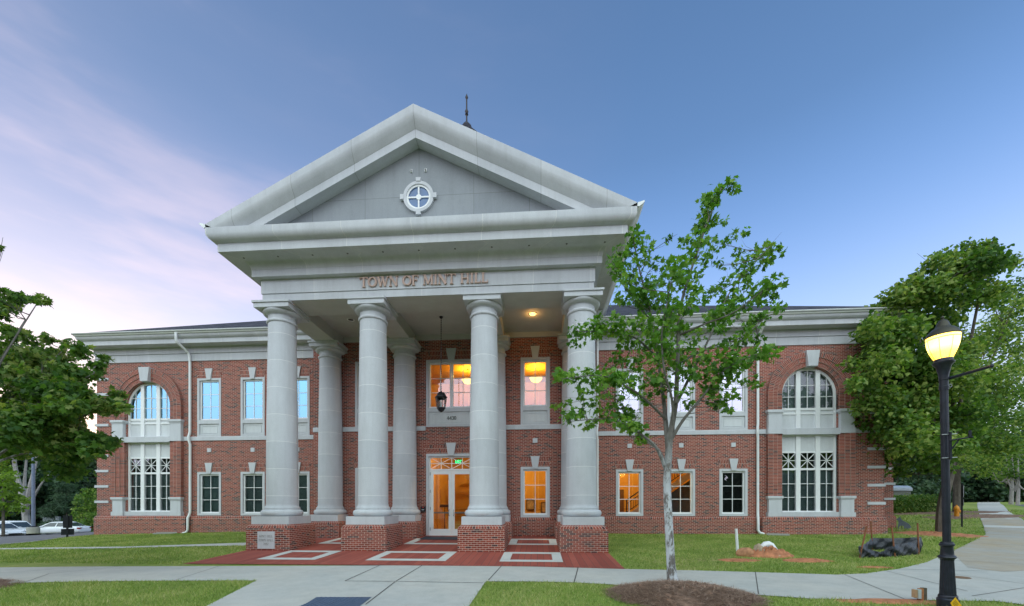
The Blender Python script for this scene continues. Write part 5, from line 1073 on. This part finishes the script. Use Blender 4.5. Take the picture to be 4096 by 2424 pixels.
# the young maple on the mulch mound
rg = np.random.default_rng(21); TZ = 9.0
def c3(x, y, dz=0): return at((2200 + x / .8726) / K, (700 + y / .8726) / K, TZ + dz)
def limb3(pts, d0, d1): n = len(pts); return [c3(x, y, d0 + (d1 - d0) * i / (n - 1)) for i, (x, y) in enumerate(pts)]
base3 = c3(428, 1436); base3[2] = float(G(base3[0], base3[1])) + .12
LIMBS = [([base3 + [0, 0, -.2], c3(424, 1400), c3(420, 1330), c3(413, 1200), c3(408, 1080), c3(412, 1000), c3(415, 940), c3(420, 900)], .108, .074),
 ([base3 + [0, 0, -.12], c3(427, 1415), c3(423, 1370)], .165, .10),
 (limb3([(412, 960), (405, 880), (398, 800), (385, 700), (372, 600), (355, 500), (330, 400), (305, 300), (292, 215)], 0, .9), .062, .012),
 (limb3([(418, 910), (438, 800), (443, 700), (447, 600), (450, 500), (470, 400), (510, 280), (555, 150), (598, 45)], 0, -.3), .066, .010),
 (limb3([(425, 920), (465, 855), (540, 765), (600, 690), (680, 640), (765, 615)], 0, -.8), .042, .009),
 (limb3([(440, 800), (500, 680), (560, 560), (610, 440), (680, 340), (768, 250)], -.1, 1.0), .038, .009),
 (limb3([(405, 1030), (370, 950), (310, 900), (260, 870), (200, 850), (70, 860)], 0, -.5), .045, .008),
 (limb3([(402, 850), (330, 780), (270, 740), (180, 700), (42, 712)], .1, -1.0), .036, .008),
 (limb3([(378, 640), (300, 570), (220, 550), (100, 545)], .4, -.2), .03, .008),
 (limb3([(450, 560), (540, 520), (640, 480), (745, 400)], -.1, -1.1), .026, .008),
 (limb3([(445, 660), (560, 600), (660, 570), (765, 490)], 0, .6), .028, .008),
 (limb3([(358, 510), (300, 450), (250, 350), (235, 275)], .6, 1.3), .024, .007),
 (limb3([(430, 900), (425, 780), (400, 690), (390, 560), (410, 440), (430, 330)], 0, -1.0), .034, .008),
 (limb3([(405, 1020), (380, 960), (330, 925), (285, 880), (250, 800), (190, 760)], 0, .8), .036, .008)]
BL3 = [(600,42,14),(555,85,22),(580,95,22),(545,130,25),(570,160,25),(530,180,30),(610,160,18),(415,220,18),(470,235,28),(520,230,32),(560,230,28),(640,210,25),(685,195,20),(660,265,22),(600,240,25),(295,195,18),(250,270,28),(330,240,25),(340,265,20),(300,320,30),(235,330,30),(270,370,30),(380,310,28),(420,310,25),(470,300,30),(550,300,28),(590,310,22),(760,245,25),(720,275,28),(690,290,25),(650,310,20),(670,340,25),(735,315,22),(765,300,18),(500,350,35),(440,380,30),(400,360,35),(350,380,40),(330,420,45),(380,440,40),(430,460,40),(290,420,35),(250,430,28),(560,410,28),(580,400,20),(520,430,30),(690,390,32),(740,395,28),(770,395,20),(650,440,28),(700,430,25),(620,450,25),(480,460,28),(120,545,35),(170,520,35),(210,540,30),(95,575,28),(230,500,25),(270,520,40),(330,520,45),(390,530,45),(450,540,40),(510,560,40),(570,500,40),(600,530,35),(640,490,30),(720,510,30),(690,530,28),(750,490,20),(730,570,25),(690,580,20),(280,580,40),(340,600,45),(410,600,45),(470,620,45),(440,660,45),(380,660,45),(300,650,40),(240,640,35),(540,640,45),(600,660,40),(560,700,40),(650,650,35),(700,650,30),(760,620,22),(720,620,25),(500,690,40),(350,710,35),(280,710,35),(200,700,35),(140,690,32),(80,705,30),(40,705,20),(180,750,32),(120,760,28),(60,795,22),(20,805,16),(150,800,30),(100,830,25),(70,860,18),(150,860,20),(250,760,30),(330,780,28),(410,740,30),(470,760,25),(640,700,25),(690,720,25),(720,735,18),(640,770,25),(600,790,22),(620,820,18),(570,800,22),(480,800,20),(300,830,20),(650,600,25)]
PXM3 = TZ / FPX / .8726
def depth_of(p2, limbs):
    return 0
bl = []
LP = np.concatenate([np.array(smooth_pts(l[0])) for l in LIMBS[2:]]); fw_ = np.array([-sn, cs, 0]); LZ = (LP - CAM) @ fw_
L2 = np.stack([(LP - CAM) @ np.array([cs, sn, 0]) / LZ, (LP[:, 2] - CAM[2]) / LZ], 1) * FPX
for x, y, r in BL3:
    u, v = 2200 + x / .8726 - 2048, HOR - (700 + y / .8726); d = np.hypot(L2[:, 0] - u, L2[:, 1] - v); near = d < d.min() + 45; dz = rg.choice(LZ[near]) - TZ + rg.normal(0, .25)
    p = c3(x, y, dz); bl.append((*p, r * PXM3 * 1.06))
for pts, r0, r1 in LIMBS[2:]:
    sp = smooth_pts(pts, 5); n_ = len(sp)
    for i in range(int(n_ * .45), n_, 2):
        for q_ in range(1): p = sp[i] + rg.normal(0, .11, 3); bl.append((*p, .15 + .1 * rg.random()))
build_tree('maple_tree', 'young open crowned maple with pale patchy trunk on a mulch mound', base3 - [0, 0, .12], LIMBS, bl, M_LEAF, M_BARK, .104, 28, rg, 'maple', shell=0, up=.45, twig=.007, tone_spread=.27)
# the maple at the left edge
rg = np.random.default_rng(22); TZ1 = 9.6
def c1_(x, y, dz=0): return at((x / 1.4846) / K, (900 + y / 1.4846) / K, TZ1 + dz)
BL1 = [(5,130,12),(20,390,35),(80,420,40),(140,440,40),(210,440,35),(260,450,30),(40,470,50),(100,490,40),(20,540,30),(20,620,40),(80,660,50),(170,680,45),(150,740,60),(40,740,60),(60,830,80),(180,800,70),(290,680,35),(290,760,60),(390,700,25),(380,780,60),(440,730,45),(490,770,40),(580,820,40),(630,790,35),(590,870,40),(430,870,70),(300,880,80),(520,890,40),(100,940,80),(220,980,80),(360,980,80),(460,960,60),(60,1060,80),(200,1080,80),(330,1090,80),(440,1080,70),(510,1030,45),(560,1050,60),(650,1060,60),(700,1080,45),(740,1090,30),(690,1010,40),(60,1180,80),(180,1200,70),(300,1200,80),(420,1170,60),(460,1260,60),(360,1290,60),(250,1280,60),(100,1260,50),(540,1270,70),(620,1290,60),(670,1290,35),(560,1340,50),(460,1360,50),(380,1380,40),(300,1350,30),(500,1400,30),(20,1280,40),(130,870,70),(20,900,60),(330,1020,60),(240,1140,70),(120,1130,70)]
PXM1 = TZ1 / FPX / 1.4846; bl = []
for x, y, r in BL1:
    for k in range(2 if r > 45 else 1): p = c1_(x + rg.normal(0, r * .25), y + rg.normal(0, r * .2), rg.normal(0, .75)); bl.append((*p, r * PXM1 * 1.05))
tb = np.array([LT[0] - .55, LT[1], float(G(*LT)) + .1])
for k in range(45): a = rg.random() * 6.28; rr = 1.0 + 2.4 * rg.random(); p = tb + [rr * math.cos(a) - 1.8, rr * math.sin(a) * .9, 2.6 + 4.2 * rg.random() * (1 - .12 * rr)]; bl.append((*p, .5))
bl = [b for b in bl if ((np.array(b[:3]) - CAM) @ fw_) > 6.5]
fork = tb + [0, 0, 2.0]
L1 = [([tb - [0, 0, .2], tb + [.03, 0, .9], fork], .15, .11)] + [([fork - [0, 0, .25 * (i % 3)], fork * .55 + q * .45 + np.array([0, 0, .25]), q], .045, .008) for i, q in enumerate([c1_(560, 1300), c1_(680, 1080, .4), c1_(560, 880, -.3), c1_(380, 740, .3), c1_(150, 560), c1_(230, 450, -.4), c1_(60, 700, .5), c1_(300, 1150, -.6), tb + [-2.2, .5, 4.8], tb + [-1.0, -1.2, 5.8], tb + [.2, .6, 6.6]])]
build_tree('maple_tree', 'dark leafy maple crown hanging in at the left edge of the view', tb, L1, bl, M_LEAFD, M_BARK, .102, 140, rg, 'maple', shell=.25, up=.4, twig=.009)
# the two big maples on the right lawn
def tree_right(label, loc, zc, dsp, BLc, seed, trunk, per, limbs_to, mat):
    rg = np.random.default_rng(seed); c = lambda x, y, dz=0: at((3300 + x / 1.349) / K, (900 + y / 1.349) / K, zc + dz); px = zc / FPX / 1.349; bl = []
    for x, y, r in BLc:
        for k in range(2 if r > 55 else 1):
            p = c(x + rg.normal(0, r * .3), y + rg.normal(0, r * .25), rg.normal(0, dsp) - (1.3 * max(0, min(1, (420 - x) / 250)) if seed == 31 else 0)); bl.append((*p, r * px * 1.05))
    ctr = np.mean([b[:3] for b in bl], 0)
    for k in range(int(len(bl) * .5)): b = bl[rg.integers(len(bl))]; q = np.array(b[:3]) + np.array([0, 1, 0]) * abs(rg.normal(2.0, 1.5)); bl.append((*q, b[3]))
    tb = np.array(loc, float); L_ = [([tb - [0, 0, .3]] + [np.array(q) for q in trunk(tb, c)], .26, .14)]
    f = L_[0][0][-1]
    for i, (x, y) in enumerate(limbs_to): q = c(x, y, rg.normal(0, 1.0)); L_.append(([f - [0, 0, .4 * (i % 3)], f * .5 + q * .5 + np.array([0, 0, .3]), q], .12, .025))
    return build_tree('maple_tree', label, tb, L_, bl, mat, M_BARKD, .165, int(per * 2.7), rg, 'lite', 'maples on the right hand lawn', shell=0, up=.35, twig=.02, squash=.8, tone_spread=.30)
TA = [(640,170,45),(700,160,40),(760,120,40),(840,110,45),(900,100,30),(960,210,55),(1010,200,35),(880,200,60),(800,220,70),(700,250,70),(620,230,50),(510,270,25),(500,330,45),(420,370,50),(360,390,45),(600,360,80),(740,350,90),(860,340,70),(460,450,80),(330,480,60),(260,540,60),(220,600,50),(330,600,80),(450,560,80),(600,520,90),(140,750,38),(200,725,50),(235,850,60),(165,860,35),(220,960,60),(330,780,90),(460,720,90),(600,700,90),(720,650,90),(320,930,80),(450,900,90),(600,880,90),(750,860,90),(400,1060,70),(520,1060,90),(660,1040,80),(420,1180,60),(520,1200,60),(600,1260,60),(370,1130,40),(420,820,80),(540,790,90),(700,760,90),(300,690,70),(450,1250,55),(560,1300,50),(640,1320,45),(390,1230,50),(600,1150,70),(700,1190,60),(350,1010,60),(480,970,80),(730,1100,70),(800,1010,70)]
TB = [(1040,350,60),(980,420,50),(1060,430,60),(950,540,80),(1050,560,60),(860,560,70),(830,640,60),(920,760,80),(1020,800,80),(850,820,80),(950,920,90),(1050,950,80),(850,1000,90),(960,1060,90),(1060,1080,80),(780,1120,70),(880,1180,80),(980,1200,70),(760,1250,60),(850,1290,60),(930,1280,50),(800,900,80),(700,1180,60),(640,1290,45)]
tree_right('large maple leaning over the building corner, trunk half hidden by the street lamp', on_ground(RT), 18.3, 1.25, TA, 31, lambda tb, c: (tb + [0, 0, .9], tb + [.1, 0, 1.8], tb + [.35, 0, 2.9], tb + [.5, .1, 4.0]), 110, [(200, 850), (260, 560), (420, 380), (640, 200), (880, 160), (700, 500), (500, 1050), (700, 900), (330, 720)], M_LEAFR)
tb2 = at(2344, 1252, 29)
tree_right('large maple with a furrowed trunk behind the yellow hydrant', on_ground(tb2), 28.5, 1.5, TB + [(1060, 200, 40), (1070, 660, 60), (1000, 640, 50), (1070, 760, 60), (760, 980, 80), (900, 640, 70)], 32, lambda tb, c: (tb + [0, 0, 1.2], tb + [0, 0, 2.4], tb + [.1, 0, 3.6], tb + [.3, 0, 5.0]), 95, [(1040, 380), (950, 560), (860, 700), (1050, 900), (850, 1100), (960, 1150), (760, 1230)], M_LEAFR)
# two slim trees by the far path, woods
rg = np.random.default_rng(41)
def far_tree(name, label, loc, h, r, mat, bark, leaf, per, nb, seed, trunk_h=.3, r0=.2, group=None, tmpl='lite', conic=False, squash=.8):
    rg = np.random.default_rng(seed); tb = np.array(loc, float); bl = []
    for k in range(nb):
        z = trunk_h + (1 - trunk_h) * rg.random() ** .85; a = rg.random() * 6.283; rr = r * math.sqrt(rg.random()) * ((1.02 - z) * 1.2 if conic else math.sin(math.pi * min(1, .16 + .84 * (z - trunk_h * .8) / (1.02 - trunk_h * .8))) ** .6)
        bl.append((*(tb + [rr * math.cos(a), rr * math.sin(a), z * h]), r * (.2 if conic else .27) * (.8 + .5 * rg.random())))
    L_ = [([tb - [0, 0, .4], tb + [.1, 0, h * .3], tb + [.15, .1, h * .6], tb + [.1, 0, h * .9]], r0, r0 * .2)]
    if not conic:
        for k in range(5): b = bl[k * 3]; L_.append(([tb + [.1, 0, h * (.25 + .06 * k)], tb * .5 + np.array(b[:3]) * .5 + np.array([0, 0, -.2]), np.array(b[:3])], r0 * .5, r0 * .1))
    return build_tree(name, label, tb, L_, bl, mat, bark, leaf, per, rg, tmpl, group, squash, twig=r0 * .07, shell=.4, up=.35)
GS = 'slim young trees beside the far path'
far_tree('young_tree', 'slim young tree standing right of the far end of the path', on_ground(at(2492, 1232, 40)), 6.6, 2.4, M_LEAFR, M_BARKP, .22, 60, 34, 51, .42, .17, GS); far_tree('young_tree', 'second slim tree left of the rightmost trunk beyond the path', on_ground(at(2476, 1227, 44)), 7.2, 2.6, M_LEAFR, M_BARKP, .22, 60, 34, 52, .42, .22, GS)
GW = 'dark trees of the woods behind'
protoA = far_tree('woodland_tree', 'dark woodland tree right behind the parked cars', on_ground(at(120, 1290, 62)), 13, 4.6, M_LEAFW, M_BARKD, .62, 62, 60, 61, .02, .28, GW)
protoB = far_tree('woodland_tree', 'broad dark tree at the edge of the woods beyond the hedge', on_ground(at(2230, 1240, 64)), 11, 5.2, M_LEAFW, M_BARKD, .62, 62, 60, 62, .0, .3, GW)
WL_ = [(-75, 64, 1.05), (-20, 70, 1.1), (25, 60, .95), (70, 70, 1.1), (165, 66, 1.0), (205, 72, 1.1), (245, 64, 1.0), (285, 74, 1.15), (0, 82, 1.25), (100, 84, 1.25), (190, 86, 1.25)]
WR_ = [(2120, 70, 1.1), (2180, 78, 1.2), (2285, 70, 1.0), (2340, 76, 1.1), (2395, 72, .95), (2440, 68, .9), (2485, 74, 1.0), (2530, 70, 1.0), (2580, 76, 1.1), (2250, 90, 1.2), (2320, 92, 1.25), (2410, 92, 1.2), (2500, 94, 1.2)]
wl_lab = ['woodland tree at the far left edge beyond the cars', 'dark tree behind the pale saloon at the left edge', 'dark tree behind the sport utility vehicle', 'tall dark tree behind the grey car park pole', 'dark tree behind the white sedan roof', 'dark tree beside the left corner of the building', 'dark tree half hidden by the left building corner', 'dark tree hidden behind the left wing', 'taller back row tree behind the left edge woods', 'taller back row tree behind the grey pole', 'taller back row tree near the left wing corner']
wr_lab = ['dark tree just clear of the right building corner', 'tall dark tree behind the grey shed', 'dark tree behind the right end of the hedge', 'dark tree behind the lamp post', 'dark tree behind the thin sign post', 'dark tree left of the far path end', 'dark tree straight behind the far path', 'dark tree behind the two slim trees', 'dark tree at the far right edge', 'back row tree behind the shed roof', 'back row tree between shed and lamp post', 'back row tree behind the far path', 'back row tree at the far right edge']
for i, (W_, labs, pr) in enumerate(((WL_, wl_lab, protoA), (WR_, wr_lab, protoB))):
    for j, ((u, zc, s), lab) in enumerate(zip(W_, labs)):
        c_ = dup((protoA, protoB)[(i + j) % 2], on_ground(at(u, 1270 if i == 0 else 1238, zc), -.3), rg.random() * 6.28, scale=s); c_['label'] = lab
# pale leaning trunks, bright green tree, pine and shrubs on the left
sy = on_ground(at(68, 1296, 50)); q = lambda x, y, z: np.array(at(x, y, z))
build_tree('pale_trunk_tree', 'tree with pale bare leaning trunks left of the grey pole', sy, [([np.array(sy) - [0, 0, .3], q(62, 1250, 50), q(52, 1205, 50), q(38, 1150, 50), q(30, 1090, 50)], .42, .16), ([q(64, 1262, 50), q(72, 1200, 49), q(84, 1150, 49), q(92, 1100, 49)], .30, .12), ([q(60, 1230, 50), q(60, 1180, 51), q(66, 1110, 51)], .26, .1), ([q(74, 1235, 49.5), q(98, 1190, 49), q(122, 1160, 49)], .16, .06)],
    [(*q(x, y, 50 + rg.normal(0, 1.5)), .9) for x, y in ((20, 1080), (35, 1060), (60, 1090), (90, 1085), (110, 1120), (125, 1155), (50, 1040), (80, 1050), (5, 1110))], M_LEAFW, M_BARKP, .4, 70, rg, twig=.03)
gt = on_ground(at(8, 1300, 33)); build_tree('spring_tree', 'bright yellow green young tree at the left edge behind the cars', gt, [([np.array(gt) - [0, 0, .2], q(8, 1230, 33), q(6, 1160, 33)], .12, .04)],
    [(*q(x + rg.normal(0, 3), y, 33 + rg.normal(0, .7)), .46) for x, y in ((-5, 1130), (8, 1125), (0, 1150), (18, 1150), (30, 1165), (10, 1175), (-10, 1180), (28, 1190), (45, 1195), (5, 1205), (20, 1215), (40, 1220), (52, 1225), (0, 1235), (25, 1240), (45, 1245), (10, 1255), (-15, 1215), (-20, 1245), (-25, 1170), (-40, 1200), (-40, 1240))], M_LEAFY, M_BARKD, .2, 90, rg, twig=.015)
pn = on_ground(at(160, 1296, 50)); far_tree('pine_sapling', 'small blue green pine behind the black backed sign', pn, 6.2, 2.6, M_PINE, M_BARKD, .55, 130, 46, 71, .12, .10, None, 'needle', True, .5)
for u, zc, h, r, lab, sd_ in ((206, 46, 4.4, 1.6, 'light green bushy shrub at the left corner of the building', 72), (222, 50, 5.4, 1.8, 'taller green shrub partly behind the building corner', 73), (186, 52, 2.2, 1.4, 'low green shrub right of the white sedan', 74)):
    far_tree('green_shrub', lab, on_ground(at(u, 1300, zc)), h, r, M_LEAFR, M_BARKD, .2, 60, 34, sd_, .05, .06, 'shrubs by the left building corner')
for u, zc, h, r, lab, sd_ in ((2197, 46, 5.6, 2.0, 'blue green pine bush just right of the building corner', 75), (2248, 50, 5.4, 2.6, 'blue green pine bush behind the hedge', 76)):
    far_tree('pine_bush', lab, on_ground(at(u, 1240, zc)), h, r, M_PINE, M_BARKD, .3, 110, 40, sd_, .03, .08, 'pine bushes behind the hedge')
# distant tree line behind the viewer (mirrored in the windows)
rgt = np.random.default_rng(81); C = np.array([(x + rgt.normal(0, 3), -48 + rgt.normal(0, 4), h) for x in np.arange(-150, 160, 4.5) for h in (1.5, 4.5, 7.5)]); C = np.concatenate([C, np.array([(x, -46 + rgt.normal(0, 3), 10 + rgt.random() * 2.5) for x in np.arange(-150, 160, 6)])])
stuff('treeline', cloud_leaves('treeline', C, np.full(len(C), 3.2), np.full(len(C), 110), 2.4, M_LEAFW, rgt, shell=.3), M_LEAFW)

# ------------------------------------------------------------------ grass blades on the lawns
def inside(x, y, poly):
    r = np.zeros(len(x), bool); j = len(poly) - 1
    for i in range(len(poly)):
        (xi, yi), (xj, yj) = poly[i], poly[j]
        c = ((yi > y) != (yj > y)) & (x < (xj - xi) * (y - yi) / ((yj - yi) or 1e-9) + xi); r ^= c; j = i
    return r
path_poly = gpx((-300, 1351), (0, 1343.3), (299, 1339.7), (600, 1330)) + [(-6.3, 1.9), (-6.3, 1.1)] + gpx((600, 1337), (448, 1339.3), (269, 1344), (0, 1346.8), (-300, 1356))
def blades(n, x0, x1, y0, y1, hgt, wid, seed):
    rg = np.random.default_rng(seed); x = x0 + (x1 - x0) * rg.random(n); y = y0 + (y1 - y0) * rg.random(n)
    patch = np.sin(x * 1.7 + 2 * np.sin(y * 1.3)) * np.sin(y * 2.1 + 1.5 * np.sin(x * .9)); k = ~inside(x, y, walk_main) & ~inside(x, y, path_poly) & ~inside(x, y, lot) & ~((x > -6.4) & (x < 6.45) & (y > -2.6) & (y < 5)) & ~((y > 6.1) & (x < 20.5) & (x > -20)) & ~inside(x, y, lane)
    for cx, cy, rx, ry in ((MT[0] - .08, MT[1] - .75, 1.28, 1.05), (LT[0] - .55, LT[1], 1.05, .9), (11.3, -.35, 1.05, .36), (9.95, -1.15, .6, .25), (11.95, -1.2, .7, .22), (RM[0], RM[1], 1.3, 1.5), (13.2, -2, .4, .1), (10.4, -5.9, .8, .15)): k &= ((x - cx) / rx) ** 2 + ((y - cy) / ry) ** 2 > 1
    x, y, patch = x[k], y[k], patch[k]; m = len(x); x = x + rg.normal(0, .035, m); y = y + rg.normal(0, .035, m); z = G(x, y); a = rg.random(m) * 6.283; h = hgt * (.55 + .7 * rg.random(m)) * (1 + .25 * patch); ln = rg.normal(0, .5, (m, 2)) * h[:, None]
    s = np.stack([np.cos(a), np.sin(a), 0 * a], 1) * wid; P = np.stack([x, y, z - .004], 1); V = np.concatenate([P - s, P + s, P + np.stack([ln[:, 0], ln[:, 1], h], 1)], 0); T = np.stack([np.arange(m), np.arange(m) + m, np.arange(m) + 2 * m], 1)
    tone = (.45 + .22 * patch + rg.normal(0, .22, m) + .35 * (rg.random(m) < .10)).clip(0, 1); stuff('grass', np_mesh('grass', V, T, np.tile(tone, 3)), M_BLADE)
blades(60000, -9, 2.5, -8.2, -4.3, .062, .0055, 1); blades(60000, .5, 14, -8.5, -4.0, .062, .0055, 2); blades(90000, 6.3, 22, -4, 6.3, .06, .009, 3); blades(90000, -24, -6, -2.6, 6.2, .06, .010, 4); blades(45000, 16, 40, 3, 22, .08, .02, 5)
